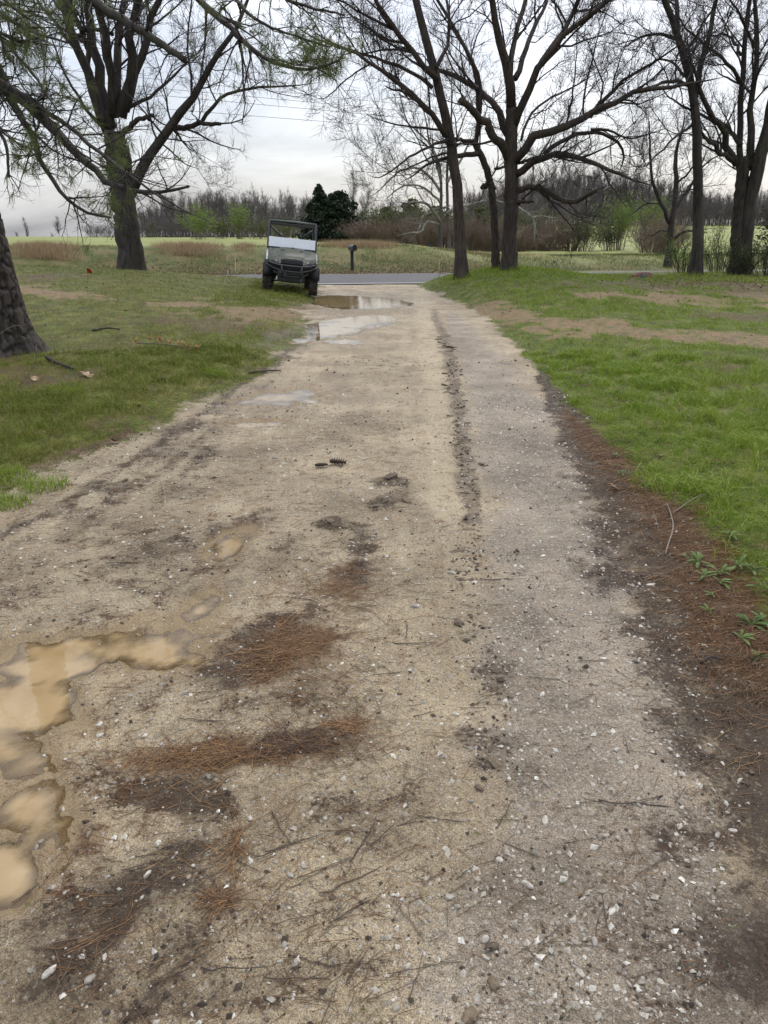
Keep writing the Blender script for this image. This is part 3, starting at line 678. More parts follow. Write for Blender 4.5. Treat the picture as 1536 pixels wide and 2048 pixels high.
tree('oak_tree', 'largest bare tree with thick trunk and wide limbs right of the driveway', 'tree', 23.8,
 [(Z([(648, 935), (650, 860), (653, 780), (655, 700), (656, 640), (657, 585), (655, 530), (655, 450), (656, 370)]), 17, 12, 0, 0)],
 [(Z([(656, 380), (655, 300), (645, 220), (625, 150), (600, 60), (585, 0)]), 11, 6, -0.8, 5),
  (Z([(662, 440), (690, 350), (730, 260), (790, 170), (840, 110), (900, 60), (1000, 0)]), 9, 3.5, -1.8, 3),
  (Z([(652, 250), (660, 130), (690, 60), (710, 0)]), 6, 4, 1.0, 4), (Z([(668, 270), (710, 160), (745, 70), (775, 30)]), 6, 3.5, 1.4, 2),
  (Z([(735, 255), (800, 150), (850, 100), (880, 40), (890, 0)]), 6, 4, 0.6, 4),
  (Z([(660, 560), (695, 495), (760, 458), (850, 435), (930, 400), (1000, 350), (1080, 310), (1180, 300), (1260, 290)]), 10, 3, -2.2, 1),
  (Z([(925, 402), (980, 330), (1030, 275), (1100, 240), (1180, 195)]), 4.5, 2, -1.0, 1.5),
  (Z([(668, 600), (740, 535), (800, 520), (900, 545), (980, 572), (1040, 605), (1085, 625)]), 8, 2.5, -2.6, 0.6),
  (Z([(770, 528), (850, 470), (930, 445), (1000, 470), (1060, 525), (1040, 560)]), 5, 2.2, 1.2, 0.4),
  (Z([(930, 445), (990, 440), (1050, 480), (1100, 470)]), 3, 1.6, 0.6, 0.8),
  (Z([(645, 545), (605, 470), (560, 410), (520, 370), (482, 342)]), 9.5, 6.5, -1.4, 0), (Z([(548, 390), (556, 300), (535, 220), (480, 140)]), 4, 2, -0.4, 2.5),
  (Z([(650, 470), (600, 360), (540, 300), (470, 260), (400, 240), (330, 225)]), 8, 3, 1.8, 1),
  (Z([(668, 655), (720, 632), (770, 645), (820, 680), (872, 702), (905, 675), (948, 652)]), 7, 4.2, -1.5, 0), (Z([(912, 675), (915, 712)]), 1.6, 0.8, 0, 0),
  (Z([(675, 692), (700, 691), (730, 690)]), 4.5, 2.5, -0.8, 0), (Z([(680, 560), (760, 530), (840, 545), (890, 560)]), 3.2, 1.5, -1.6, 0.6),
  (Z([(690, 480), (720, 380), (800, 330), (870, 300)]), 3, 1.6, 1.6, 1.5), (Z([(840, 435), (860, 370), (870, 290), (880, 200)]), 2.2, 1.2, 0.5, 1.5),
  (Z([(905, 410), (900, 330), (930, 230), (950, 130)]), 2.2, 1.2, -0.5, 1.5)],
 104, bark=BARK2, counts=(11, 8, 6))
tree('tall_tree', 'tall straight bare tree in green shrubs right of the side lawn', 'tree', 24.2,
 [(W([(700, 1985), (720, 1800), (725, 1600), (718, 1350), (712, 1100), (705, 850), (670, 620), (620, 420), (560, 220), (500, 60), (450, -40)]), 12, 5.5, 0, 4)],
 [(W([(690, 840), (715, 640), (740, 450), (810, 250), (820, 150), (800, 60), (830, 0)]), 6, 4, 1.0, 3), (W([(640, 620), (560, 590), (480, 590), (380, 640), (300, 660)]), 4, 2, -1.5, 1),
  (W([(570, 250), (560, 100), (565, 0)]), 5, 4, 0.6, 4), (W([(545, 280), (470, 245), (380, 250), (280, 275), (190, 350)]), 3.5, 1.5, -1.0, 0.5),
  (W([(620, 560), (540, 450), (430, 420), (330, 500)]), 3, 1.5, 1.4, 0.8), (W([(665, 920), (580, 980), (480, 1080), (400, 1140), (330, 1230)]), 3, 1.4, -1.6, 0.6),
  (W([(655, 800), (560, 750), (480, 690)]), 2.4, 1.4, 1.0, 0.6), (W([(690, 640), (640, 400), (600, 290)]), 3, 2, 1.2, 2),
  (W([(740, 1230), (830, 1150), (900, 1130)]), 2, 1, -0.8, 0.6), (W([(690, 1330), (640, 1400), (580, 1450)]), 2, 1, 1.0, 0.4), (W([(600, 400), (700, 280), (760, 150), (860, 30)]), 2.6, 1.5, -1.4, 1.5)],
 105, counts=(11, 8, 6))
tree('twin_trunk_tree', 'bare tree forking low into several thick stems at the right edge', 'tree', 25.2,
 [(W([(1010, 1960), (1010, 1700), (1020, 1500), (1040, 1350), (1045, 1220), (1040, 1150)]), 15, 12, 0, 0), (W([(1040, 1960), (1060, 1700), (1100, 1450), (1160, 1200), (1210, 1000), (1260, 800), (1320, 500), (1370, 250)]), 16, 9, -0.5, 4)],
 [(W([(1030, 1250), (1035, 900), (1035, 600), (1040, 350), (1050, 150), (1080, -20)]), 6.5, 4, 0.8, 4), (W([(1080, 1250), (1100, 1000), (1125, 650), (1135, 350), (1160, 200), (1160, 60)]), 8, 3.5, -0.6, 3),
  (W([(1000, 1200), (950, 1050), (860, 900), (790, 800), (740, 680), (700, 560)]), 8, 3.5, -1.2, 1.5), (W([(1030, 1060), (960, 960), (880, 910), (800, 870), (750, 850)]), 5, 3, 1.0, 0.8),
  (W([(980, 1180), (900, 1130), (840, 1060), (770, 1010)]), 5.5, 3.5, -0.8, 0.6), (W([(1040, 620), (960, 500), (860, 390), (780, 330), (640, 240)]), 4, 2, -1.4, 1.5),
  (W([(1030, 400), (980, 290), (910, 230), (830, 270)]), 3.5, 1.8, 1.2, 0.8), (W([(1110, 690), (1060, 630), (1000, 600), (900, 560)]), 3, 1.6, 1.4, 1),
  (W([(1130, 340), (1060, 180), (1000, 60), (950, 0)]), 3, 1.8, -1.0, 2), (W([(1140, 570), (1200, 430), (1230, 400)]), 3, 2, 0.8, 2)],
 106, counts=(11, 8, 6))
tree('slim_tree', 'smaller bare tree with low fork behind the green roadside shrubs', 'tree', 37.5,
 [(W([(500, 1890), (510, 1750), (520, 1640), (540, 1520), (560, 1350), (550, 1150)]), 7.5, 4, 0, 2)],
 [(W([(515, 1640), (450, 1500), (400, 1400), (370, 1250), (360, 1100)]), 4.5, 2.5, -1.2, 1.5), (W([(545, 1530), (610, 1430), (680, 1340), (720, 1250)]), 4.5, 2.5, 0.8, 1.2),
  (W([(510, 1780), (560, 1720), (640, 1685), (720, 1690)]), 4, 2, -0.8, 0.5), (W([(505, 1700), (450, 1680), (390, 1720), (350, 1730)]), 2, 1, 1.0, 0.3),
  (W([(555, 1340), (640, 1280), (700, 1180)]), 2.5, 1.5, -1.0, 1), (W([(440, 1490), (340, 1480), (250, 1560)]), 2, 1, 1.0, 0.6)], 107, counts=(9, 6, 5), L1=(0.9, 2.2))
def X(l): return [(700 + x * 0.26042, 200 + y * 0.26042) for x, y in l]
tree('sycamore_tree', 'pale barked bare tree with white crooked limbs beyond the road', 'tree', 47.0,
 [(X([(700, 1150), (690, 1000), (700, 800), (700, 600), (680, 450), (600, 330)]), 4.2, 2, 0, 3), (X([(760, 1150), (750, 900), (745, 600), (750, 400), (780, 200)]), 3.8, 2, 0.8, 3)],
 [(X([(690, 940), (640, 850), (600, 790), (520, 780), (450, 790)]), 3.6, 2, -1.5, 0.8), (X([(640, 870), (570, 880), (540, 940), (535, 980)]), 3, 1.6, -1.0, 0.5),
  (X([(690, 955), (570, 930), (575, 990), (550, 1030), (500, 1010), (420, 1030)]), 3, 1.5, -1.8, 0.6), (X([(740, 820), (690, 830), (620, 845)]), 2.4, 1.4, 0.8, 0.5),
  (X([(740, 870), (880, 810), (1000, 790), (1080, 760)]), 4, 2, 1.0, 1), (X([(1080, 770), (1300, 830), (1380, 880), (1420, 920), (1420, 1050)]), 3.4, 1.6, -1.5, 0.6),
  (X([(1400, 900), (1470, 890), (1536, 900)]), 2, 1.2, 0.5, 0.8), (X([(690, 700), (600, 560), (480, 500), (340, 560), (240, 690)]), 3, 1.5, 1.6, 1), (X([(700, 640), (650, 420), (600, 300), (500, 230)]), 3, 1.5, -1.2, 2),
  (X([(745, 640), (850, 480), (900, 350), (1000, 250)]), 3, 1.5, 1.5, 2), (X([(700, 800), (560, 650), (400, 650), (300, 740)]), 2.6, 1.3, -1.5, 0.8), (X([(755, 500), (820, 300), (880, 120)]), 2.5, 1.3, -0.8, 2)],
 108, trunk_bark=BARK_FAR, bark=BARK_PALE, twig=TWIG_PALE, counts=(8, 6, 5), L1=(1.1, 3.0), thick=1.6)

# ------------------------------------------------------------------ white pine at the left edge: trunk, drooping boughs, needles
def build_pine():
    rng = np.random.default_rng(55); d = 8.7
    base = ray_at(14, 716, d); base.z = H(base.x, base.y); root = empty('pine_tree', base)
    tag(root, 'rough barked pine cut by the left picture edge, its green boughs hanging into view', 'tree')
    off = np.array(base)
    # trunk with plated bark relief
    k = 120; m = 260; hh = np.concatenate([np.linspace(-0.1, 3.0, 220), np.linspace(3.04, 15.0, 40)])
    a = np.arange(k) / k * 2 * np.pi
    HH, AA = np.meshgrid(hh, a, indexing='ij')
    rad = 0.30 * (1 - 0.062 * HH) + 0.14 * np.exp(-HH / 0.20) * (1 + 0.5 * np.sin(3 * AA + 0.8))
    uu = AA * 0.30
    cell = np.abs(fbm(uu * 22 + 2 * fbm(uu * 9, HH * 5, 2, 2), HH * 6.5, 3, 2) - 0.5) * 2; fine = fbm(uu * 70, HH * 40, 9, 3)
    rad = rad + 0.034 * np.clip(cell * 3.2, 0, 1) - 0.020 + 0.016 * (fine - 0.5)
    leanx = -0.055 * HH
    V = np.stack([rad * np.cos(AA) + leanx, rad * np.sin(AA), HH], -1).reshape(-1, 3)
    i = np.arange(m - 1)[:, None] * k; j = np.arange(k)[None]; j2 = (j + 1) % k
    kk = NT("bark_pine"); p = kk.pos(); n = kk.noise(kk.map(p, (1, 1, 0.35)), 26, 6, 0.7); n2 = kk.noise(p, 5, 4, 0.6); f = kk.attr('plate')
    c = kk.mix(f, (0.006, 0.005, 0.0045), (0.055, 0.044, 0.037)); c = kk.mix(kk.mr(n, 0.45, 0.7, 0, 0.5), c, (0.085, 0.072, 0.062)); c = kk.mix(kk.mr(n2, 0.55, 0.75, 0, 0.4), c, (0.06, 0.065, 0.04))
    kk.bump(n, 0.6, 0.02); mb = kk.fin(c, 0.8, 0, 0.25)
    link('trunk', np_mesh('trunk', V, np.stack([i + j, i + j2, i + k + j2, i + k + j], -1).reshape(-1, 4), None, True, {'plate': np.clip(cell * 3.2, 0, 1).ravel()}), mb, root)
    boughs = [  # pixel polyline, radius px at start/end, start depth, end depth
     (Y([(-420, 520), (-120, 640), (0, 655), (120, 720), (250, 800), (330, 900), (390, 1010), (520, 1130), (660, 1250), (780, 1370), (900, 1450), (1040, 1480), (1240, 1480), (1450, 1430)]), 13, 2, 8.7, 6.6),
     (Y([(-350, 380), (0, 420), (20, 600), (70, 740), (140, 880), (230, 990), (280, 1120), (320, 1260), (400, 1390), (490, 1500), (570, 1600), (700, 1650), (850, 1670)]), 9, 1.8, 8.7, 7.6),
     (Y([(-300, 500), (0, 620), (200, 740), (400, 890), (600, 1020), (780, 1190), (950, 1310), (1080, 1410), (1200, 1500), (1320, 1560)]), 6, 1.5, 8.7, 6.2),
     (Y([(-300, -200), (0, 100), (160, 210), (330, 270), (520, 330)]), 5, 1.5, 8.6, 6.5),
     (Y([(-200, 80), (0, 290), (130, 420), (280, 600), (380, 760), (460, 870)]), 3.5, 1.2, 8.6, 7.0),
     (Y([(-250, 700), (0, 1000), (40, 1080), (60, 1200), (70, 1360)]), 4.5, 2, 8.7, 8.4),
     (Y([(400, -300), (560, -120), (700, 0), (830, 80), (950, 160), (1130, 250), (1280, 360), (1420, 465)]), 10, 5, 7.6, 6.6),
     ([(300, -90), (400, 0), (430, 30), (470, 65), (500, 95), (535, 122), (580, 138), (630, 141), (680, 120)], 7, 1.6, 7.0, 6.0),
     ([(440, -60), (490, 25), (540, 55), (600, 75), (660, 95)], 3.2, 1.2, 6.6, 6.0), ([(520, -70), (570, 0), (620, 15), (690, 30)], 3.4, 1.5, 6.8, 6.2),
     ([(-60, -70), (20, 10), (60, 40), (90, 60)], 4, 1.5, 7.4, 7.0), ([(-80, 20), (-10, 60), (40, 85), (75, 75)], 4, 1.5, 7.8, 7.4), ([(-60, 150), (0, 175), (60, 210), (130, 260)], 2.5, 1.0, 8.4, 7.6),
     ([(30, 215), (60, 260), (110, 305), (180, 330)], 2.2, 1.0, 8.0, 7.4), ([(100, 255), (150, 300), (200, 330), (240, 345)], 2, 1, 7.6, 7.2), ([(-30, 230), (0, 260), (40, 290), (70, 300)], 2.4, 1, 8.3, 7.9)]
    P0 = []
    for pl, ra, rb, d0, d1 in boughs:
        pts = np.array(pl, float); s = np.concatenate([[0], np.cumsum(np.hypot(*np.diff(pts, axis=0).T))]); s /= s[-1]; out = []
        for (px, py), t in zip(pts, s):
            dd = d0 + (d1 - d0) * t; q = ray_at(px, py, dd); out.append((q.x, q.y, q.z, (ra + (rb - ra) * t) * dd * 1.05 / F_PX))
        q = resample(np.array(out), 22); P = wobble(q[:, :3], q[:, 3], rng, 0.25); P0.append((P, q[:, 3]))
        tube_obj('bough', P - off, q[:, 3], 8, BARK, root, rough=0.1)
    for i in range(26):       # the rest of the crown, above the frame
        hz = 5.2 + 9.2 * (i + rng.uniform(0, 1)) / 26; az = i * 2.4 + rng.uniform(-.3, .3); L = rng.uniform(2.4, 4.2) * (1 - 0.6 * (hz - 5) / 10); dv = np.array([math.cos(az), math.sin(az), 0.12]); st_ = np.array([base.x - 0.055 * hz, base.y, hz]); t = np.linspace(0, 1, 22)[:, None]
        P = st_ + dv * L * t + np.array([0, 0, -0.5]) * t ** 2 + np.cumsum(rng.normal(size=(22, 3)), 0) * 0.012; r = (0.045 * (1 - 0.8 * t[:, 0])) * (1 - 0.5 * (hz - 5) / 10); P0.append((P, r)); tube_obj('bough', P - off, r, 6, BARK, root, rough=0.1)
    # bare side shoots, then needled tips
    ac = Acc(); C1s, R1s = [], []
    for P, r in P0:
        L = np.linalg.norm(np.diff(P, axis=0), axis=1).sum()
        C, rr = spawn(P[None], r[None], int(10 * L), rng, 0.12, 1.0, (30, 75), m=5, up=-0.02, curl=0.2, rf=0.5, absL=(0.25, 0.75), rmin=0.0028); C1s.append(C); R1s.append(rr)
    C1 = np.concatenate(C1s); R1 = np.concatenate(R1s); ac.add(C1, R1, 4)
    C2, R2 = spawn(C1, R1, 6, rng, 0.2, 1.0, (25, 60), m=4, up=0.02, curl=0.25, rf=0.6, absL=(0.10, 0.30), rmin=0.0017); ac.add(C2, R2, 3)
    me = ac.mesh('shoots'); co = np.empty(len(me.vertices) * 3, np.float32); me.vertices.foreach_get('co', co); me.vertices.foreach_set('co', (co.reshape(-1, 3) - off).astype(np.float32).ravel())
    link('shoots', me, TWIG, root)
    # needles: long fans at the shoot tips, thick where the photograph shows green
    tip = C2[:, -1]; dr = unit(C2[:, -1] - C2[:, -2]); u, v = project(tip[:, 0], tip[:, 1], tip[:, 2])
    dens = np.where(tip[:, 2] > 5.0, 0.13, 0.07)
    for cx, cy, rx, ry, w in ((30, 50, 95, 90, 1.0), (70, 65, 30, 30, 1), (225, 315, 50, 60, .6), (225, 410, 55, 40, .6), (170, 390, 70, 60, .3), (50, 310, 60, 40, .7), (590, 105, 125, 65, 1), (500, 20, 90, 40, .8), (620, 110, 60, 30, 1), (120, 20, 60, 50, .6), (120, 200, 110, 90, .35), (430, 20, 60, 50, .5), (650, 40, 60, 50, .4), (480, 150, 60, 40, .3)):
        dens = np.maximum(dens, w * (1 - sstep(0.5, 1.3, np.hypot((u - cx) / rx, (v - cy) / ry))))
    keep = rng.uniform(size=len(u)) < dens * 0.72; dn = dens[keep]; tip, dr = tip[keep], dr[keep]; ex = (dn > 0.45) & (tip[:, 2] < 5.0); t2 = np.repeat(tip[ex], 1, 0); tip = np.vstack([tip, t2 + rng.normal(size=t2.shape) * 0.06]); dr = np.vstack([dr, unit(np.repeat(dr[ex], 1, 0) + rng.normal(size=t2.shape) * 0.5)]); N = len(tip); n = 26
    n = 26; sp = rng.normal(size=(N, n, 3)); dirs = unit(dr[:, None] * 1.5 + sp * 0.75 + np.array([0, 0, -0.12])); ln = rng.uniform(0.065, 0.115, (N, n, 1))
    b = tip[:, None] - dr[:, None] * rng.uniform(0, 0.07, (N, n, 1)); side = unit(np.cross(dirs, rng.normal(size=dirs.shape))) * 0.0013
    droop = np.array([0, 0, -0.018]); mid = b + dirs * ln * 0.55; e = b + dirs * ln + droop
    V = np.stack([b - side, b + side, mid + side, mid - side, e], 2).reshape(-1, 3) - off
    o = np.arange(N * n)[:, None] * 5
    print('needle tufts', N)
    link('needles', np_mesh('needles', V, o + np.array([[0, 1, 2, 3]]), o + np.array([[3, 2, 4]]), False), NEEDLE, root)
build_pine()

# ------------------------------------------------------------------ far woods, conifers, shrubs
def shift(me, off):
    co = np.empty(len(me.vertices) * 3, np.float32); me.vertices.foreach_get('co', co)
    me.vertices.foreach_set('co', (co.reshape(-1, 3) - np.asarray(off, np.float32)).ravel()); return me
def far_tree_mesh(seed, h=10.0, spread=0.42, nl=12, low=0.22, c=(12, 8), thick=1.0):
    rng = np.random.default_rng(seed); m = 10; t = np.linspace(0, 1, m)
    P = np.column_stack([np.cumsum(rng.normal(size=m)) * 0.05 * h / 10, np.cumsum(rng.normal(size=m)) * 0.05 * h / 10, t * h * 0.93]); P[0, :2] = 0
    r = (0.0095 * h * (1 - t) ** 0.8 + 0.010) * thick; ac = Acc(); ac.add(P[None], r[None], 6)
    C1, r1 = spawn(P[None], r[None], nl, rng, low, 0.95, (25, 55), m=6, up=0.45, curl=0.16, rf=0.6, absL=(h * spread * 0.6, h * spread * 1.1), rmin=0.02 * thick); ac.add(C1, r1, 4)
    C2, r2 = spawn(np.concatenate([C1, P[None, 4:]]), np.concatenate([r1, r[None, 4:]]), c[0], rng, 0.15, 1.0, (20, 55), m=4, up=0.3, curl=0.2, rf=0.6, absL=(h * 0.08, h * 0.2), rmin=0.012 * thick); ac.add(C2, r2, 3)
    C3, r3 = spawn(C2, r2, c[1], rng, 0.1, 1.0, (20, 60), m=3, up=0.2, curl=0.2, rf=0.7, absL=(h * 0.035, h * 0.09), rmin=0.008 * thick); ac.add(C3, r3, 3)
    me = ac.mesh('bare_tree'); return me
def place_copy(name, me, mat, px, d, s, rz, label, cat, group, sink=0.15):
    p = pos(px, d); o = bpy.data.objects.new(name, me); COL.objects.link(o)
    if len(me.materials) == 0: me.materials.append(mat)
    o.location = (p.x, p.y, p.z - sink); o.scale = (s, s, s * random.uniform(0.92, 1.08)); o.rotation_euler = (0, 0, rz)
    return tag(o, label, cat, group)
FAR = [far_tree_mesh(200 + i, 10, 0.40 + 0.05 * (i % 3), 13 + i % 3, 0.12 + 0.05 * (i % 3)) for i in range(7)]
rw = random.Random(4)
for i in range(110):                                   # the wood along the crest on the left
    px = 268 + (i + rw.random()) * 372 / 110; top = np.interp(px, [270, 320, 350, 420, 520, 600, 640], [.62, .85, 1.0, .98, 1.0, .92, .95])
    d = rw.uniform(118, 150); place_copy('bare_tree', FAR[i % 7], TWIG_HAZED, px, d, top * rw.uniform(0.44, 0.66) * d / 135, rw.random() * 6.28, 'leafless grey tree in the far wood behind the left field', 'tree', 'bare trees of the far left wood')
for i in range(165):                                   # the wood on the rising ground to the right
    px = 930 + (i + rw.random()) * 640 / 165; top = np.interp(px, [930, 1000, 1060, 1140, 1260, 1330, 1400, 1480, 1560], [.7, .9, 1.05, 1.08, 1.05, .85, .62, .62, .7])
    d = rw.uniform(165, 205); place_copy('bare_tree', FAR[(i * 3) % 7], TWIG_HAZED, px, d, top * rw.uniform(0.74, 1.08) * d / 185, rw.random() * 6.28, 'leafless grey tree in the far wood on the rise to the right', 'tree', 'bare trees of the far right wood')
for i in range(30):                                   # nearer grey scrub trees behind the roadside thicket
    px = 690 + (i + rw.random()) * 340 / 30; d = rw.uniform(66, 82)
    place_copy('scrub_tree', FAR[(i * 2) % 7], TWIG_HAZED, px, d, rw.uniform(0.22, 0.34), rw.random() * 6.28, 'small grey scrub tree in the thicket beyond the road', 'tree', 'scrub trees of the thicket')
for px, d, s, lab in ((708, 92, 0.62, 'slender bare tree rising just right of the dark conifers'), (737, 95, 0.58, 'slim bare tree second to the right of the dark conifers'), (57, 215, 0.62, 'lone far bare tree on the left field skyline nearest the picture edge'), (38, 230, 0.45, 'small far bare tree at the left end of the skyline'), (123, 220, 0.72, 'lone far bare tree on the skyline between pine trunk and big tree'), (108, 235, 0.4, 'tiny far bare tree beside the lone skyline tree'), (100, 240, 0.3, 'tiniest far bare tree on the left skyline')):
    place_copy('bare_tree', FAR[int(px) % 7], TWIG_HAZED, px, d, s, px, lab, 'tree', None)

def leaf_cloud(C, size, rng, tilt=1.0):
    """C (N,3) centres -> two-triangle leaves"""
    N = len(C); a = unit(rng.normal(size=(N, 3))); b = unit(np.cross(a, rng.normal(size=(N, 3)))); s = (size * rng.uniform(0.6, 1.4, N))[:, None]
    V = np.stack([C - a * s, C + b * s * 0.5, C + a * s, C - b * s * 0.5], 1).reshape(-1, 3)
    return V, np.arange(N)[:, None] * 4 + np.arange(4)[None]
def conifer(name, label, px, d, h, rad, seed, n=2600, size=0.10, group=None, px_sh=0, mat=CEDAR, cone=0.75, low=0.02):
    rng = np.random.default_rng(seed); p = pos(px, d); root = empty(name, p); tag(root, label, 'tree', group)
    tube_obj('trunk', [(0, 0, -0.1), (0.02, 0, h * 0.5), (0, 0.02, h * 0.96)], [0.035 * h, 0.02 * h, 0.006 * h], 8, BARK, root, m=8)
    nb = 150; th = low + (1 - low) * rng.uniform(0, 1, nb) ** 1.15; ra = rad * ((1 - th) ** cone) * rng.uniform(0.55, 1.15, nb) + 0.06; az = rng.uniform(0, 2 * np.pi, nb)
    per = n // nb; t = rng.uniform(0.25, 1, (nb, per)); z = (th * h)[:, None] + (0.18 * (t - 0.3) * ra[:, None]) + rng.normal(size=t.shape) * 0.05 * h * 0.35
    rr = ra[:, None] * t; aa = az[:, None] + rng.normal(size=t.shape) * 0.22
    C = np.stack([rr * np.cos(aa), rr * np.sin(aa), z], -1).reshape(-1, 3) + rng.normal(size=(nb * per, 3)) * 0.03 * rad
    V, Q = leaf_cloud(C, size, rng); link('crown', np_mesh('crown', V, Q, None, False), mat, root)
    return root
conifer('cedar_tree', 'dark conical evergreen directly behind the utility vehicle, taller of the pair', 641, 62, 4.0, 2.1, 31, n=8000, size=0.14, cone=0.8)
conifer('cedar_tree', 'dark rounder evergreen just right of the taller conical one', 680, 61, 3.5, 2.5, 32, n=8000, size=0.14, cone=0.5)
for px, d, h, r, lab in ((775, 66, 2.6, 1.5, 'dull evergreen at the left end of the roadside thicket'), (822, 64, 3.2, 1.7, 'dull evergreen under the pale sycamore limbs'), (872, 65, 3.0, 1.5, 'dull evergreen behind the leaning trunk'), (960, 66, 3.2, 1.5, 'dull evergreen between leaning trunk and crooked trunk')):
    conifer('cedar_tree', lab, px, d, h, r, int(px), 3600, 0.13, mat=OLIVE, cone=0.4)
conifer('cedar_tree', 'dark shaggy evergreen at the right picture edge behind the twin trunk tree', 1565, 27.5, 3.6, 1.35, 77, 7000, 0.05, cone=0.45, low=0.1)

def shrub(name, label, px, d, h, w, seed, leaf, nl=1500, size=0.07, ns=26, stem=TWIG_BROWN, group=None, cat='shrub', fill=0.9):
    rng = np.random.default_rng(seed); p = pos(px, d); root = empty(name, p); tag(root, label, cat, group)
    a = rng.uniform(0, 2 * np.pi, ns); rr = w * 0.5 * rng.uniform(0.2, 1, ns); m = 6; t = np.linspace(0, 1, m)[None, :, None]
    b = np.column_stack([np.cos(a) * rr * 0.35, np.sin(a) * rr * 0.35, np.full(ns, -0.05)])[:, None]; e = np.column_stack([np.cos(a) * rr, np.sin(a) * rr, h * rng.uniform(0.55, 1.0, ns) * (1 - 0.3 * (rr / (w * 0.5)) ** 2)])[:, None]
    P = b + (e - b) * t ** np.array([1.3, 1.3, 0.85]) + rng.normal(size=(ns, m, 3)) * 0.03 * h * t; r = (0.008 * h / 2 + 0.004) * np.linspace(1, 0.3, m)[None].repeat(ns, 0)
    ac = Acc(); ac.add(P, r, 4); C2, r2 = spawn(P, r, 7, rng, 0.2, 1, (20, 55), m=4, up=0.25, curl=0.25, absL=(h * 0.12, h * 0.32), rmin=0.005); ac.add(C2, r2, 3)
    C3, r3 = spawn(C2, r2, 3, rng, 0.2, 1, (20, 55), m=3, up=0.2, curl=0.25, absL=(h * 0.05, h * 0.14), rmin=0.004)
    if leaf is None: ac.add(C3, r3, 3)
    link('stems', ac.mesh('stems'), stem, root)
    if leaf is not None:
        ends = np.concatenate([C2.reshape(-1, 3), C3.reshape(-1, 3)]); C = ends[rng.integers(0, len(ends), nl)] + rng.normal(size=(nl, 3)) * 0.05 * h
        C = C[C[:, 2] > 0.02]; V, Q = leaf_cloud(C, size, rng); link('crown', np_mesh('crown', V, Q, None, False), leaf, root)
    return root
def scopy(src, px, d, s, rz, label):
    r = src.copy(); COL.objects.link(r); r.location = pos(px, d); r.scale = s; r.rotation_euler = (0, 0, rz); r['label'] = label
    for ch in src.children:
        c = ch.copy(); COL.objects.link(c); c.parent = r
    return r
shrub('leafing_shrub', 'bright green leafing shrub nearest the big tree on the left field', 398, 84, 3.6, 5.0, 41, BUD, 2200, 0.085, 30)
shrub('leafing_shrub', 'tall bright green leafing shrub left of the utility vehicle', 480, 88, 4.2, 3.4, 42, BUD, 1500, 0.085, 24)
shrub('leafing_shrub', 'olive shrub between the two bright ones on the left field', 440, 90, 2.4, 5.0, 43, OLIVE, 1500, 0.085, 26)
shrub('leafing_shrub', 'low olive shrub seen through the vehicle cab', 560, 86, 2.4, 6.0, 44, OLIVE, 1400, 0.085, 28)
shrub('leafing_shrub', 'low olive shrub just left of the vehicle roof posts', 515, 87, 2.6, 5.0, 49, OLIVE, 1200, 0.085, 28)
shrub('leafing_shrub', 'big bright green shrub behind the right roadside verge', 1232, 55, 4.1, 3.8, 45, BUD, 3400, 0.065, 34)
shrub('leafing_shrub', 'bright green shrub top just right of the biggest green shrub', 1292, 60, 4.0, 3.2, 46, BUD, 2000, 0.065, 28)
shrub('leafing_shrub', 'olive green shrub left of the biggest green shrub', 1165, 52, 2.6, 4.2, 47, OLIVE, 2600, 0.06, 34)
shrub('leafing_shrub', 'dark low evergreen bush in front of the biggest green shrub', 1215, 53.5, 2.0, 2.4, 48, CEDAR, 1600, 0.055, 24)
shrub('leafing_shrub', 'loose green shrub round the foot of the tall straight tree', 1372, 25.5, 1.35, 2.4, 51, BUD, 2600, 0.022, 40, TWIG)
shrub('leafing_shrub', 'loose green shrub between the tall tree and the twin trunks', 1440, 27, 1.7, 2.6, 52, BUD, 2400, 0.022, 40, TWIG)
shrub('leafing_shrub', 'olive brush at the foot of the twin trunk tree', 1478, 24.4, 1.15, 2.0, 53, OLIVE, 2600, 0.022, 44, TWIG)
shrub('leafing_shrub', 'olive brush at the right picture edge by the evergreen', 1535, 24.0, 1.1, 2.0, 54, OLIVE, 2400, 0.022, 44, TWIG)
for px, d, h, w, lab in ((742, 64, 2.6, 4.5, 'grey green bush right of the dark evergreens'), (795, 62, 2.8, 4.0, 'grey green bush behind the mailbox side of the thicket'), (848, 61, 3.1, 4.0, 'grey green bush under the pale sycamore limbs'), (1000, 63, 3.0, 4.5, 'grey green bush behind the two right trunks'), (1075, 62, 3.0, 4.5, 'grey green bush right of the big trunk'), (905, 62, 3.0, 3.5, 'bright olive bush left of the leaning trunk')):
    shrub('leafing_shrub', lab, px, d, h, w, int(px) + 7, OLIVE, 2400, 0.08, 34)
bs = [shrub('bare_shrub', 'x', 800, 52, 2.7, 3.6, 60 + i, None, ns=85, group='brown bare shrubs of the thicket') for i in range(3)]
BL = 'brown leafless shrub in the thicket beyond the road'
for o in bs: o['label'] = BL
for i, (px, d) in enumerate([(770, 56), (800, 52), (828, 54), (852, 50), (880, 52), (905, 54), (935, 51), (960, 54), (985, 51), (1012, 53), (1040, 51), (1068, 54), (1095, 52), (1120, 55), (745, 58), (1140, 53), (865, 57), (950, 58), (1050, 57), (700, 60), (725, 57)]):
    sc = random.uniform(0.55, 0.95)
    if i < 3: bs[i].location = pos(px, d); bs[i].scale = (1.15, 1.15, sc)
    else: scopy(bs[i % 3], px, d, (1.15, 1.15, sc), i * 1.7, BL)
for px, d, s in ((1318, 44, 0.9), (1345, 46, 0.8), (1300, 48, 0.8)):
    scopy(bs[0], px, d, (1, 1, s), px, 'brown leafless shrub round the foot of the small forked tree')['group'] = 'brown shrubs round the small forked tree'
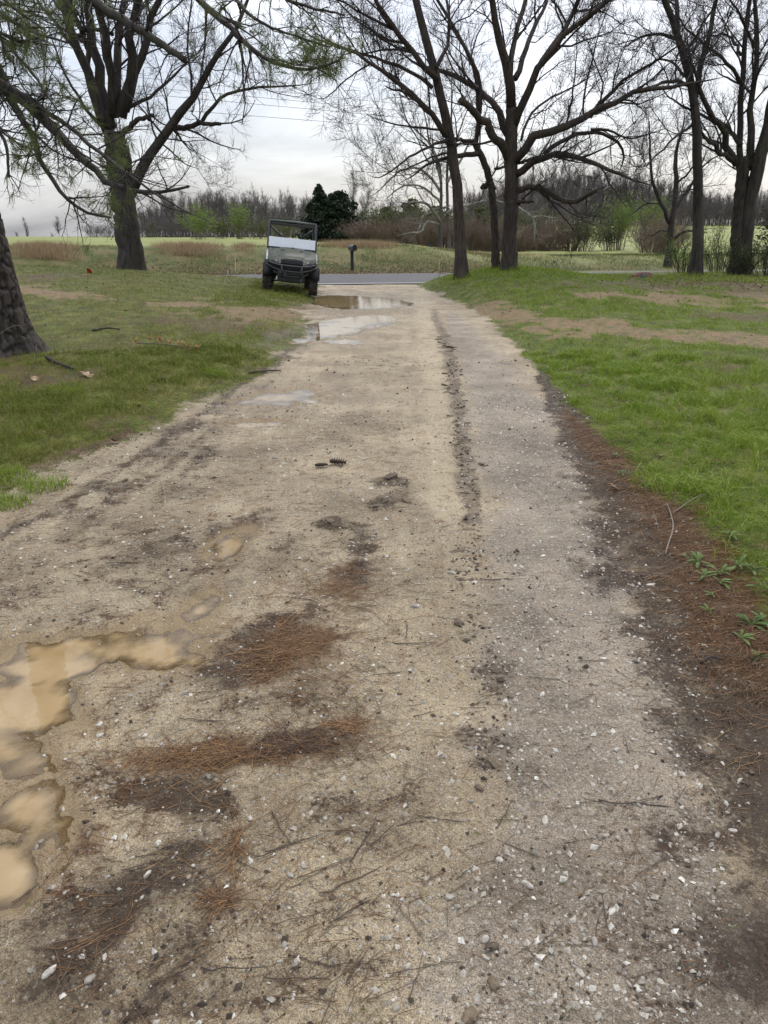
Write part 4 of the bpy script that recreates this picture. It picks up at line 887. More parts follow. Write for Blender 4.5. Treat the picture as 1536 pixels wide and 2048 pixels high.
gs = shrub('bare_shrub', 'grey leafless brush at the left end of the far wood', 190, 118, 2.2, 5.0, 71, None, ns=70, stem=TWIG_HAZED, group='grey brush along the left crest')
for i, px in enumerate((215, 250, 300, 335)): scopy(gs, px, 116 + i * 3, (1.0, 1.0, 1.0 + 0.15 * i), i * 2.0, 'grey leafless brush at the left end of the far wood')

for i in range(22): scopy(gs, 290 + i * 16, 114 + (i * 7) % 9, (1.5, 1.5, 1.3 + 0.3 * (i % 3)), i * 1.3, 'grey leafless brush at the foot of the far left wood')
for i in range(34): scopy(gs, 930 + i * 19, 158 + (i * 7) % 12, (2.4, 2.4, 2.4 + 0.4 * (i % 3)), i * 1.3, 'grey leafless brush at the foot of the far right wood')['group'] = 'grey brush under the far right wood'

# ------------------------------------------------------------------ blades, litter and other uncountable ground cover
def mat_blade(name, a, b, c_):
    k = NT(name); t = k.attr('tone'); col = k.mix(k.mr(t, 0, 0.55), a, b); col = k.mix(k.mr(t, 0.6, 1.0), col, c_)
    m = k.fin(col, 0.55, 0, 0.25); tr = k.n('ShaderNodeBsdfTranslucent'); k.l(col, tr.inputs[0]); mx = k.n('ShaderNodeMixShader'); mx.inputs[0].default_value = 0.3
    k.l(k.b.outputs[0], mx.inputs[1]); k.l(tr.outputs[0], mx.inputs[2]); k.l(mx.outputs[0], k.out.inputs[0]); return m
def blades(x, y, z, hgt, wid, lean, tone, rng, fine=True):
    N = len(x); a = rng.uniform(0, 2 * np.pi, N); d = np.column_stack([np.cos(a), np.sin(a), np.zeros(N)]); s = np.column_stack([-np.sin(a), np.cos(a), np.zeros(N)]) * (wid * 0.5)[:, None]
    # turn the blade's face at random
    tw = rng.uniform(0, np.pi, N)[:, None]; s = s * np.cos(tw) + d * np.sin(tw) * (wid * 0.5)[:, None]
    b = np.column_stack([x, y, z - 0.008]); L = (hgt * lean)[:, None]; hz = np.column_stack([np.zeros(N), np.zeros(N), hgt])
    if fine:
        m1 = b + hz * 0.55 + d * L * 0.25; e = b + hz * (1 - 0.25 * lean[:, None]) + d * L
        V = np.stack([b - s, b + s, m1 + s * 0.8, m1 - s * 0.8, e], 1); o = np.arange(N)[:, None] * 5
        return V.reshape(-1, 3), o + np.array([[0, 1, 2, 3]]), o + np.array([[3, 2, 4]]), np.repeat(tone, 5)
    e = b + hz * (1 - 0.25 * lean[:, None]) + d * L; V = np.stack([b - s, b + s, e], 1); o = np.arange(N)[:, None] * 3
    return V.reshape(-1, 3), None, o + np.array([[0, 1, 2]]), np.repeat(tone, 3)
def sample(n, y0, y1, rng, pw=1.0, half=34):
    """points spread over the wedge of ground in view; pw 1 = even on the ground, lower = denser near"""
    r = (rng.uniform(y0 ** (1 + pw), y1 ** (1 + pw), n)) ** (1 / (1 + pw)); a = np.radians(rng.uniform(-half, half, n)); return r * np.sin(a), r * np.cos(a)
GR_R = mat_blade("grass_bright", (0.105, 0.168, 0.012), (0.225, 0.310, 0.028), (0.340, 0.295, 0.105))
GR_L = mat_blade("grass_olive", (0.090, 0.124, 0.013), (0.190, 0.220, 0.032), (0.310, 0.235, 0.100))
def build_grass():
    rng = np.random.default_rng(5)
    for nm, mat, lab, side in (('grass', GR_R, 'short bright green grass on the lawn right of the driveway', 1), ('grass', GR_L, 'thin olive green grass on the lawn left of the driveway', -1)):
        VV, QQ, TT, CC, nv = [], [], [], [], 0
        for y0, y1, n, pw, fine in ((1.6, 9.5, 560000 if side > 0 else 430000, 0.55, True), (9, 26, 420000, 0.35, False)):
            x, y = sample(int(n * 0.9), y0, y1, rng, pw, 43 if fine else 36); mid = (Ledge(y) + Redge(y)) / 2; s = (x - mid) * side > 0; x, y = x[s], y[s]
            z, M, u, v = ground_pt(x, y)
            edge = np.where(side > 0, x - Redge(y), Ledge(y) - x); tuft = fbm(x * 3.2, y * 3.2, 91, 3); cl = fbm(x * 11, y * 11, 95, 2)
            p = (1 - np.clip(M['a_drive'] * 1.6, 0, 1)) * (1 - 0.93 * np.clip(M['a_dead'] * 1.25, 0, 1)) * (1 - 0.96 * np.clip(M['a_dirt'] * 1.4, 0, 1)) * (1 - 0.8 * M['a_need'])
            p = p * sstep(0.34 if side > 0 else 0.32, 0.56 if side > 0 else 0.56, tuft * 0.6 + cl * 0.4)
            lush = sstep(0.1, 0.6, edge) * (1 - sstep(1.2, 2.6, edge)) if side < 0 else sstep(0.3, 1.0, edge) * (1 - 0.4 * sstep(6, 12, y))
            p = p * ((0.55 if side < 0 else 0.62) + 0.5 * lush) * (y < road_near(x) - 0.4)
            keep = rng.uniform(size=len(x)) < p; x, y, z, lush, tuft, cl = x[keep], y[keep], z[keep], lush[keep], tuft[keep], cl[keep]
            N = len(x); hg = rng.uniform(0.5, 1.25, N) * ((0.030 if side < 0 else 0.042) + 0.042 * lush + 0.055 * sstep(0.5, 0.72, cl))
            wd = np.maximum(0.0030, 0.00062 * y) * rng.uniform(0.7, 1.3, N)
            tone = np.clip(rng.normal(0.30, 0.22, N) + (0.5 - tuft) * 0.8 + (rng.uniform(size=N) < (0.16 if side < 0 else 0.06)) * 0.55, 0, 1)
            V, Q, T, C = blades(x, y, z, hg, wd, rng.uniform(0.3, 1.5, N), tone, rng, fine); print('grass', side, N)
            VV.append(V); TT.append(T + nv); CC.append(C)
            if Q is not None: QQ.append(Q + nv)
            nv += len(V)
        for o_ in [o_ for o_ in COL.objects if o_.parent is None and o_.get('category') == 'tree' and 3 < o_.location.y < 27 and 'pine' not in o_.name and (o_.location.x > 0) == (side > 0)]:
            n = 420; rr = 0.22 + np.abs(rng.normal(size=n)) * 0.32; th = rng.uniform(0, 6.28, n); x, y = o_.location.x + rr * np.cos(th), o_.location.y + rr * np.sin(th); z = ground_pt(x, y)[0]
            V, Q, T, C = blades(x, y, z, rng.uniform(0.06, 0.22, n), np.full(n, 0.014), rng.uniform(0.2, 1.0, n), np.clip(rng.normal(0.35, 0.3, n), 0, 1), rng, False); VV.append(V); TT.append(T + nv); CC.append(C); nv += len(V)
        o = link(nm, np_mesh(nm, np.vstack(VV), np.vstack(QQ), np.vstack(TT), False, {'tone': np.concatenate(CC)}), mat); tag(o, lab, 'grass', kind='stuff')
build_grass()
def build_bank():
    rng = np.random.default_rng(6); n = 60000; px = rng.uniform(-40, 1580, n); x = (px - 768) / F_PX * 36; y = road_far(x) + rng.uniform(0.1, 1, n) ** 1.0 * 7.5
    z, M, u, v = ground_pt(x, y); t = fbm(x * 0.5, y * 0.5, 12, 4); N = n
    k = (rng.uniform(size=n) < sstep(0.36, 0.62, t + 0.1 * (x > 3))); x, y, z, t = x[k], y[k], z[k], t[k]; N = len(x)
    tone = np.clip(rng.normal(0.42, 0.2, N) + (0.5 - fbm(x * 0.7, y * 1.4, 17, 3)) * 2.2 - 0.22 * sstep(2, 6, x), 0, 1)
    V, Q, T, C = blades(x, y, z, rng.uniform(0.06, 0.20, N), np.full(N, 0.016), rng.uniform(0.3, 1.2, N), tone, rng, False)
    tag(link('grass', np_mesh('grass', V, None, T, False, {'tone': C}), mat_blade("grass_bank", (0.060, 0.082, 0.018), (0.140, 0.155, 0.045), (0.29, 0.225, 0.125))), 'rough grass on the bank beyond the road', 'grass', kind='stuff')
    # standing dry grass
    VV, TT, CC, nv = [], [], [], 0
    for a, b, d0, d1, h, nn in ((55, 205, 33.6, 36.5, 0.42, 5200), (325, 475, 35, 38, 0.38, 4200), (640, 800, 37.5, 41, 0.42, 5200), (860, 1100, 38.5, 43, 0.22, 2600), (480, 530, 36, 39, 0.3, 900)):
        px = rng.triangular(a, (a + b) / 2, b, nn); d = rng.uniform(d0, d1, nn); x = (px - 768) / F_PX * d * 1.0; z, M, u, v = ground_pt(x, d)
        V, Q, T, C = blades(x, d, z, rng.uniform(0.4, 1.1, nn) * h, np.full(nn, 0.014), rng.uniform(0.2, 0.9, nn), np.clip(rng.normal(0.6, 0.25, nn), 0, 1), rng, False)
        VV.append(V); TT.append(T + nv); CC.append(C); nv += len(V)
    tag(link('dry_grass', np_mesh('dry_grass', np.vstack(VV), None, np.vstack(TT), False, {'tone': np.concatenate(CC)}), mat_blade("grass_dry", (0.12, 0.085, 0.045), (0.30, 0.215, 0.120), (0.46, 0.35, 0.23))), 'tall tan dead grass standing along the bank top', 'grass', kind='stuff')
    # fallen leaves along the verge and under the right trees
    n = 9000; px = rng.uniform(200, 1000, n); x = (px - 768) / F_PX * 33; y = road_far(x) + 0.15 + np.abs(rng.normal(size=n)) * 1.3
    x2 = rng.uniform(5, 16, 7000); y2 = rng.uniform(17, 24.3, 7000); kk = rng.uniform(size=7000) < sstep(17.5, 21, y2) * sstep(5.2, 8.5, x2); x = np.concatenate([x, x2[kk]]); y = np.concatenate([y, y2[kk]])
    x3, y3 = sample(1500, 4, 24, rng, 0.6); z3, M3, u3, v3 = ground_pt(x3, y3); kk = (M3['a_drive'] < 0.3) & (y3 < road_near(x3)) & (rng.uniform(size=1500) < 0.6); x = np.concatenate([x, x3[kk]]); y = np.concatenate([y, y3[kk]])
    z, M, u, v = ground_pt(x, y); C = np.column_stack([x, y, z + 0.03]); V, Q = leaf_cloud(C, np.where(y < 24, 0.022 + 0.001 * y, 0.045), rng)
    V = V.reshape(-1, 4, 3); V[:, :, 2] = z[:, None] + 0.015 + (V[:, :, 2] - z[:, None] - 0.03) * 0.45
    tag(link('leaf_litter', np_mesh('leaf_litter', V.reshape(-1, 3), Q, None, False, {'tone': np.repeat(rng.uniform(0, 1, len(x)), 4)}), mat_blade("leaf_brown", (0.055, 0.034, 0.022), (0.150, 0.090, 0.055), (0.30, 0.205, 0.13))), 'brown fallen leaves along the far road verge and under the right trees', 'leaves', kind='stuff')
build_bank()

# ------------------------------------------------------------------ utility vehicle
def build_vehicle():
    OL = flat("olive_plastic", (0.195, 0.202, 0.155), 0.32, var=0.12, scale=5, spec=0.5)
    BK = flat("black_plastic", (0.016, 0.017, 0.019), 0.5, var=0.3, scale=6, bump=0.1)
    FR = flat("black_tube", (0.022, 0.024, 0.028), 0.38, var=0.2, scale=4)
    RUB = NT("muddy_rubber"); p = RUB.pos(); n = RUB.noise(p, 7, 5, 0.65); RUB.bump(RUB.noise(p, 60, 3), 0.3, 0.01)
    RUB = RUB.fin(RUB.mix(RUB.mr(n, 0.45, 0.65), (0.017, 0.016, 0.016), (0.085, 0.060, 0.043)), 0.8)
    WH = flat("windscreen_sky_white", (0.62, 0.65, 0.68), 0.3, var=0.06, scale=3); LENS = flat("lamp_lens", (0.10, 0.11, 0.11), 0.1, var=0.2); SILV = flat("grey_metal", (0.30, 0.30, 0.30), 0.35, 0.8, var=0.2); SEAT = flat("seat_vinyl", (0.020, 0.020, 0.022), 0.55, var=0.2)
    # stands half on the lawn edge: outer wheels on the higher grass
    c = gp(580, 588, -0.10); yaw = R(8.0)
    root = empty('utility_vehicle', c)
    tag(root, 'olive and black side by side utility vehicle parked tilted at the lawn edge', 'vehicle')
    roll = R(5.8); root.rotation_euler = (0, roll, yaw); root.scale = (0.96, 0.96, 0.96)
    def tube(name, pts, r, mat=FR, par=root, k=8, m=None): return tube_obj(name, pts, [r] * len(pts), k, mat, par, m=m)
    # wheels: tyre with chevron lugs, rim inside
    def wheel(x, y, w, rad, steer):
        bm = bmesh.new(); prof = [(-w * .36, rad * .50), (-w * .50, rad * .62), (-w * .52, rad * .82), (-w * .40, rad * .94), (0, rad * .965), (w * .40, rad * .94), (w * .52, rad * .82), (w * .50, rad * .62), (w * .36, rad * .50)]
        n = 32; rows = [[(px, math.cos(a) * r, math.sin(a) * r) for px, r in prof] for a in np.linspace(0, 2 * math.pi, n, endpoint=False)]
        rows.append(rows[0]); vs_ = [[bm.verts.new(q) for q in r] for r in rows[:-1]]; vs_.append(vs_[0])
        for r0, r1 in zip(vs_[:-1], vs_[1:]):
            for i in range(len(prof) - 1): bm.faces.new((r0[i], r0[i + 1], r1[i + 1], r1[i]))
        for q in range(18):
            for s in (-1, 1):
                a = 2 * math.pi * (q + (0.5 if s > 0 else 0)) / 18; m = Matrix.Rotation(a, 4, 'X') @ Matrix.Translation((s * w * 0.27, 0, rad * 0.965)) @ Matrix.Rotation(s * 0.55, 4, 'Z') @ Matrix.Diagonal((w * 0.46, rad * 0.13, rad * 0.085, 1))
                bmesh.ops.create_cube(bm, size=1, matrix=m)
                m = Matrix.Rotation(a, 4, 'X') @ Matrix.Translation((s * w * 0.50, 0, rad * 0.86)) @ Matrix.Diagonal((w * 0.08, rad * 0.12, rad * 0.16, 1)); bmesh.ops.create_cube(bm, size=1, matrix=m)
        o = bm_obj('wheel', bm, RUB, root, False); o.location = (x, y, rad); o.rotation_euler = (0, 0, steer)
        s = 1 if x > 0 else -1; bm = bmesh.new(); prof = [(w * .34, rad * .52), (w * .40, rad * .50), (w * .30, rad * .44), (w * .10, rad * .36), (w * .14, rad * .16), (w * .20, 0.02), (w * .20, 0.001)]
        rows = [[bm.verts.new((s * a_, math.cos(t) * r, math.sin(t) * r)) for a_, r in prof] for t in np.linspace(0, 2 * math.pi, 20, endpoint=False)]
        for i in range(20):
            for j in range(len(prof) - 1): bm.faces.new((rows[i][j], rows[i][j + 1], rows[(i + 1) % 20][j + 1], rows[(i + 1) % 20][j]))
        bm_obj('rim', bm, BK, o, True)
    for s in (-1, 1): wheel(s * 0.64, 0.0, 0.23, 0.325, R(-3)); wheel(s * 0.62, 2.06, 0.28, 0.325, 0)
    # chassis and suspension
    bm_obj('chassis', box_bm((0, 1.0, 0.42), (0.74, 2.7, 0.20)), BK, root, bevel=0.03)
    bm_obj('skid_plate', prism_bm([(-0.36, 0.62), (-0.40, 0.50), (-0.22, 0.30), (0.2, 0.28), (0.2, 0.34), (-0.16, 0.36), (-0.33, 0.52)], -0.27, 0.27), BK, root, bevel=0.01)
    for s in (-1, 1):
        for zz, y0 in ((0.30, -0.12), (0.30, 0.16), (0.46, -0.08), (0.46, 0.14)): tube('control_arm', [(s * 0.22, y0, zz + 0.04), (s * 0.54, 0.0, zz)], 0.018)
        tube('shock', [(s * 0.46, 0.02, 0.34), (s * 0.30, 0.06, 0.86)], 0.032, SILV)
        tube('control_arm', [(s * 0.25, 1.9, 0.42), (s * 0.5, 2.06, 0.33)], 0.02); tube('shock', [(s * 0.46, 2.02, 0.36), (s * 0.34, 1.9, 0.85)], 0.03, SILV)
    tube('tow_bar', [(-0.36, -0.30, 0.27), (0, -0.34, 0.26), (0.36, -0.30, 0.27)], 0.014, flat("muddy_steel", (0.16, 0.13, 0.10), 0.6))
    tube('winch_strap', [(0.26, -0.46, 0.56), (0.27, -0.46, 0.36)], 0.008, flat("strap_grey", (0.35, 0.35, 0.34), 0.7)); bm_obj('winch', box_bm((0.05, -0.36, 0.56), (0.34, 0.14, 0.12)), BK, root, bevel=0.02)
    # front fascia, hood, grille, lamps
    hood = []
    for y, zc, ze, w in ((-0.43, 0.90, 0.86, 0.56), (-0.40, 0.945, 0.90, 0.60), (-0.28, 1.00, 0.95, 0.65), (-0.05, 1.07, 1.02, 0.68), (0.20, 1.13, 1.09, 0.69), (0.46, 1.18, 1.15, 0.69)):
        hood.append([(-w, y + 0.06, ze - 0.05), (-w * .96, y + 0.02, ze), (-w * .62, y, ze + 0.015), (-w * .52, y, zc - 0.01), (-w * .46, y, zc + 0.022), (-w * .2, y - 0.01, zc + 0.03), (0, y - 0.012, zc + 0.032), (w * .2, y - 0.01, zc + 0.03), (w * .46, y, zc + 0.022), (w * .52, y, zc - 0.01), (w * .62, y, ze + 0.015), (w * .96, y + 0.02, ze), (w, y + 0.06, ze - 0.05)])
    bm = loft_bm(hood); bmesh.ops.solidify(bm, geom=bm.faces[:], thickness=0.02); ho = bm_obj('hood', bm, OL, root, True)
    bm_obj('latch', box_bm((0.02, 0.38, 1.20), (0.09, 0.04, 0.03)), BK, ho, bevel=0.006)
    for s in (-1, 1):   # two dark hood vents
        bm_obj('hood_vent', box_bm((s * 0.26, 0.10, 1.135), (0.10, 0.05, 0.02), (R(14), 0, 0)), BK, ho, bevel=0.004)
    bm_obj('fascia', prism_bm([(-0.42, 0.875), (-0.45, 0.80), (-0.40, 0.62), (-0.1, 0.60), (0.3, 0.62), (0.3, 0.95), (-0.36, 0.88)], -0.56, 0.56), BK, root, bevel=0.02)
    gr = bm_obj('grille', prism_bm([(-0.462, 0.905), (-0.475, 0.80), (-0.43, 0.79), (-0.43, 0.905)], -0.30, 0.30), BK, root, bevel=0.01)
    for i in range(3): bm_obj('slat', box_bm((0, -0.472 - 0.003 * i, 0.885 - 0.03 * i), (0.56, 0.012, 0.010)), FR, gr)
    for s in (-1, 1):
        bm_obj('grille_side', prism_bm([(-0.455, 0.92), (-0.48, 0.79), (-0.42, 0.79), (-0.40, 0.92)], s * 0.305, s * 0.35), OL, root, bevel=0.008)
        bm = bmesh.new(); q = [(s * 0.36, -0.44, 0.875), (s * 0.56, -0.36, 0.905), (s * 0.585, -0.34, 0.855), (s * 0.56, -0.40, 0.80), (s * 0.37, -0.47, 0.80)]; f = bm.faces.new([bm.verts.new(v) for v in q]); ret = bmesh.ops.extrude_face_region(bm, geom=[f]); bmesh.ops.translate(bm, verts=[v for v in ret['geom'] if isinstance(v, bmesh.types.BMVert)], vec=(0, 0.08, 0))
        hl = bm_obj('headlight', bm, LENS, root, bevel=0.008)
        for dx in (0.43, 0.51): 
            bm = bmesh.new(); bmesh.ops.create_uvsphere(bm, u_segments=12, v_segments=8, radius=0.032, matrix=Matrix.Translation((s * dx, -0.425 + (dx - 0.43) * 0.5, 0.845))); bm_obj('bulb', bm, SILV, hl, True)
        # mudguard over the front wheel: olive top with black flare
        arc = [(math.cos(a) * 0.43, 0.30 + math.sin(a) * 0.50) for a in np.linspace(R(165), R(20), 10)]
        rows = [[(s * 0.52, y, z) for y, z in arc], [(s * 0.70, y, z + 0.01) for y, z in arc], [(s * 0.775, y, z - 0.02) for y, z in arc], [(s * 0.78, y, z - 0.06) for y, z in arc]]
        bm = loft_bm(rows); bmesh.ops.solidify(bm, geom=bm.faces[:], thickness=0.015); bm_obj('fender', bm, BK, root, True)
        bm_obj('side_panel', prism_bm([(-0.30, 0.86), (0.10, 0.84), (0.50, 0.72), (0.56, 1.12), (0.30, 1.10), (-0.20, 0.96)], s * 0.655, s * 0.70), flat("pale_side", (0.42, 0.43, 0.40), 0.4) if s < 0 else OL, root, bevel=0.012)
        bm_obj('rocker_panel', prism_bm([(0.40, 0.42), (1.66, 0.42), (1.66, 0.66), (1.55, 0.88), (1.30, 0.92), (1.15, 0.60), (0.55, 0.58), (0.45, 0.72)], s * 0.62, s * 0.70), BK, root, bevel=0.015)
        arc = [(2.06 + math.cos(a) * 0.45, 0.30 + math.sin(a) * 0.52) for a in np.linspace(R(165), R(15), 10)]
        rows = [[(s * 0.45, y, z) for y, z in arc], [(s * 0.74, y, z) for y, z in arc], [(s * 0.77, y, z - 0.05) for y, z in arc]]; bm = loft_bm(rows); bmesh.ops.solidify(bm, geom=bm.faces[:], thickness=0.015); bm_obj('fender', bm, BK, root, True)
        tube('grab_handle', [(s * 0.71, 0.46, 1.06), (s * 0.78, 0.40, 1.00), (s * 0.785, 0.36, 0.86), (s * 0.72, 0.38, 0.78)], 0.014, flat("handle_grey", (0.22, 0.22, 0.21), 0.35), m=10)
    # tubular bumper guard
    tube('bumper_bar', [(-0.68, -0.20, 0.84), (-0.60, -0.42, 0.80), (-0.40, -0.56, 0.755), (0, -0.60, 0.745), (0.40, -0.56, 0.755), (0.60, -0.42, 0.80), (0.68, -0.20, 0.84)], 0.024, m=18)
    tube('bumper_bar', [(-0.68, -0.20, 0.76), (-0.60, -0.42, 0.71), (-0.34, -0.58, 0.615), (0, -0.61, 0.60), (0.34, -0.58, 0.615), (0.60, -0.42, 0.71), (0.68, -0.20, 0.76)], 0.020, m=18)
    tube('bumper_bar', [(-0.48, -0.40, 0.60), (-0.32, -0.54, 0.485), (0, -0.56, 0.475), (0.32, -0.54, 0.485), (0.48, -0.40, 0.60)], 0.018, m=14)
    for s in (-1, 1): tube('bumper_upright', [(s * 0.27, -0.57, 0.76), (s * 0.27, -0.58, 0.60), (s * 0.24, -0.53, 0.45)], 0.026)
    # half windscreen: sky reflection put in as solid white
    bm_obj('windscreen', box_bm((0, 0.555, 1.325), (1.31, 0.02, 0.27), (R(-16), 0, 0)), WH, root, bevel=0.006)
    bm_obj('dashboard', box_bm((0, 0.66, 1.06), (1.26, 0.22, 0.18)), BK, root, bevel=0.03)
    # roll cage
    for s in (-1, 1):
        tube('roof_post', [(s * 0.67, 0.52, 0.95), (s * 0.67, 0.58, 1.25), (s * 0.655, 0.80, 1.84), (s * 0.645, 0.90, 1.885)], 0.034, m=14)
        tube('roof_rail', [(s * 0.645, 0.86, 1.885), (s * 0.64, 1.3, 1.90), (s * 0.64, 1.68, 1.885)], 0.030)
        tube('roof_post', [(s * 0.64, 1.66, 1.89), (s * 0.66, 1.78, 1.4), (s * 0.67, 1.82, 0.70)], 0.036)
        tube('cage_brace', [(s * 0.63, 1.69, 1.74), (s * 0.06, 1.74, 1.30)], 0.026)
        bm_obj('side_bolster', box_bm((s * 0.69, 1.70, 1.45), (0.05, 0.16, 0.42)), BK, root, bevel=0.02)
    tube('roof_bar', [(-0.66, 0.855, 1.885), (0, 0.82, 1.895), (0.66, 0.855, 1.885)], 0.030, flat("tube_worn", (0.10, 0.11, 0.105), 0.35)); bm_obj('light_bar', box_bm((0, 0.84, 1.805), (1.22, 0.06, 0.07)), BK, root, bevel=0.015)
    tube('roof_bar', [(-0.64, 1.67, 1.885), (0.64, 1.67, 1.885)], 0.030); tube('roof_bar', [(-0.66, 1.76, 1.36), (0.66, 1.76, 1.36)], 0.024)
    bm = loft_bm([[(x, y, 1.925 + 0.025 * (1 - (x / 0.66) ** 2)) for x in np.linspace(-0.66, 0.66, 9)] for y in (0.86, 1.1, 1.4, 1.70)]); bmesh.ops.solidify(bm, geom=bm.faces[:], thickness=0.02); bm_obj('roof', bm, BK, root, True)
    # seats, wheel, bed
    bm_obj('seat', box_bm((0, 1.36, 0.84), (1.24, 0.52, 0.16)), SEAT, root, bevel=0.04)
    bm_obj('backrest', box_bm((0, 1.62, 1.12), (1.24, 0.12, 0.42), (R(-10), 0, 0)), SEAT, root, bevel=0.04)
    for x in (-0.22, 0.38): bm_obj('headrest', box_bm((x, 1.68, 1.41), (0.17, 0.09, 0.13), (R(-10), 0, 0)), SEAT, root, bevel=0.03)
    th = [(0.34 + 0.17 * math.cos(a), 0.86 + 0.08 * math.sin(a), 1.20 + 0.15 * math.sin(a)) for a in np.linspace(0, 2 * math.pi, 20)]; sw = tube('steering_wheel', th, 0.014); tube('steering_column', [(0.34, 0.86, 1.20), (0.34, 0.66, 1.10)], 0.022, par=sw)
    bed = bm_obj('cargo_bed', box_bm((0, 2.28, 0.80), (1.36, 0.92, 0.06)), BK, root, bevel=0.01)
    for s in (-1, 1): bm_obj('bed_side', box_bm((s * 0.67, 2.28, 0.96), (0.05, 0.92, 0.28)), OL, bed, bevel=0.012)
    bm_obj('tailgate', box_bm((0, 2.75, 0.96), (1.36, 0.05, 0.28)), OL, bed, bevel=0.012); bm_obj('bed_front', box_bm((0, 1.86, 0.98), (1.28, 0.04, 0.30)), BK, bed, bevel=0.01)
    # drop it on its wheels: lowest clearance zero at the mean of the four contact points
    rm = Euler((0, roll, yaw)).to_matrix(); dz = []
    for x in (-0.64, 0.64):
        for y in (0, 2.06):
            w = rm @ Vector((x, y, 0)); gz = ground_pt(c.x + w.x, c.y + w.y)[0][0]; dz.append(round(gz - (c.z + w.z), 3))
    root.location.z = c.z + float(np.mean(dz)) - 0.02; print('vehicle contact', dz)
    # turf pressed up under each tyre follows from the lawn mesh; the soft ground lets the tyres sink slightly
build_vehicle()

# ------------------------------------------------------------------ mailbox, stakes, flags, wires
def build_small():
    BKM = flat("mailbox_black", (0.014, 0.014, 0.016), 0.4, var=0.2); PST = flat("post_black", (0.018, 0.018, 0.018), 0.7, var=0.3, bump=0.2)
    p = pos(706, 34.2); root = empty('mailbox', p, (0, 0, R(24))); tag(root, 'black mailbox on a black post beyond the road', 'mailbox')
    po = bm_obj('post', box_bm((0, 0.1, 0.36), (0.115, 0.115, 0.98)), PST, root, bevel=0.008); bm_obj('bracket', box_bm((0, 0.02, 0.835), (0.16, 0.42, 0.03)), PST, po, bevel=0.004)
    prof = [(-0.105, 0.86), (0.105, 0.86), (0.105, 0.99)] + [(0.105 * math.cos(a), 0.99 + 0.105 * math.sin(a)) for a in np.linspace(0.25, math.pi - 0.25, 8)] + [(-0.105, 0.99)]
    def ext(pr, y0, y1, g=1.0):
        bm = bmesh.new(); a = [bm.verts.new((x * g, y0, z)) for x, z in pr]; b = [bm.verts.new((x * g, y1, z)) for x, z in pr]; bm.faces.new(a); bm.faces.new(b[::-1])
        for i in range(len(pr)): bm.faces.new((a[i], a[(i + 1) % len(pr)], b[(i + 1) % len(pr)], b[i]))
        return bm
    bd = bm_obj('box', ext(prof, -0.24, 0.28), BKM, root); dr = bm_obj('door', ext([(x, z + 0.004) for x, z in prof], -0.258, -0.242, 1.04), BKM, root); bm_obj('handle', box_bm((0, -0.268, 1.04), (0.03, 0.018, 0.02)), BKM, dr)
    bm_obj('flag', box_bm((0.115, -0.02, 1.02), (0.008, 0.03, 0.16)), flat("flag_dull", (0.10, 0.02, 0.02), 0.5), bd)
    ST = flat("stake_pale", (0.42, 0.38, 0.26), 0.6, var=0.2); ST2 = flat("stake_yellow", (0.40, 0.42, 0.16), 0.6, var=0.2); WB = flat("wire_black", (0.016, 0.016, 0.016), 0.5)
    for px, py, d, h, mat, lab in ((472, 548, 24.6, 0.62, ST, 'thin pale marker stake at the road edge left of the vehicle'), (877, 551, 23.9, 0.68, ST2, 'thin yellow marker stake at the road edge beside the leaning tree')):
        q = pos(px, d); r = empty('marker_stake', q, (0, R(1.5), 0)); tag(r, lab, 'stake', 'marker stakes at the road edge'); tube_obj('rod', [(0, 0, -0.05), (0, 0, h * 0.9)], [0.011, 0.011], 6, mat, r); bm_obj('cap', box_bm((0, 0, h * 0.93), (0.03, 0.03, h * 0.06)), mat, r, bevel=0.004)
    for px, d, lab, hh in ((455, 25.0, 'small black wire sign frame with pale card near the left stake', 0.36), (885, 24.6, 'small black wire sign frame beside the yellow stake', 0.42)):
        q = pos(px, d); r = empty('sign_frame', q); tag(r, lab, 'sign frame'); 
        tube_obj('frame', [(-0.10, 0, -0.08), (-0.10, 0, hh), (-0.06, 0, hh + 0.05), (0.06, 0, hh + 0.05), (0.10, 0, hh), (0.10, 0, -0.08)], [0.009] * 6, 6, WB, r)
        tube_obj('crossbar', [(-0.10, 0, hh * 0.35), (0.10, 0, hh * 0.35)], [0.008] * 2, 6, WB, r); tube_obj('upright', [(0.0, 0, hh * 0.35), (0.0, 0, hh + 0.05)], [0.008] * 2, 6, WB, r)
        if px < 600: bm_obj('card', box_bm((0.03, -0.012, hh * 0.7), (0.05, 0.006, hh * 0.55)), flat("card_pale", (0.4, 0.4, 0.38), 0.6), r)
    for px, d, c, h, lab in ((176, 19.8, (0.75, 0.10, 0.035), 0.14, 'small bright orange marker flag on the left lawn'), (1281, 21.3, (0.40, 0.62, 0.80), 0.15, 'small pale blue marker flag on the brown lawn edge at right'), (860, 38.4, (0.12, 0.35, 0.62), 0.18, 'tiny blue marker flag on the grass beyond the road'), (1106, 37.2, (0.3, 0.5, 0.65), 0.14, 'tiny pale blue marker flag on the verge right of the big trunk')):
        q = pos(px, d); r = empty('marker_flag', q); tag(r, lab, 'flag', 'survey marker flags'); tube_obj('wire', [(0, 0, -0.05), (0, 0, h + 0.06)], [0.003, 0.003], 5, WB, r)
        bm = loft_bm([[(0.0, 0, h - 0.06), (0.05, -0.015, h - 0.065), (0.11, 0.012, h - 0.085)], [(0.0, 0, h + 0.06), (0.05, -0.02, h + 0.05), (0.10, 0.015, h + 0.02)]]); bmesh.ops.solidify(bm, geom=bm.faces[:], thickness=0.002); bm_obj('cloth', bm, flat("flag_cloth", c, 0.6, var=0.1), r, True)
    WR = flat("wire_grey", (0.20, 0.19, 0.19), 0.5, var=0.1)
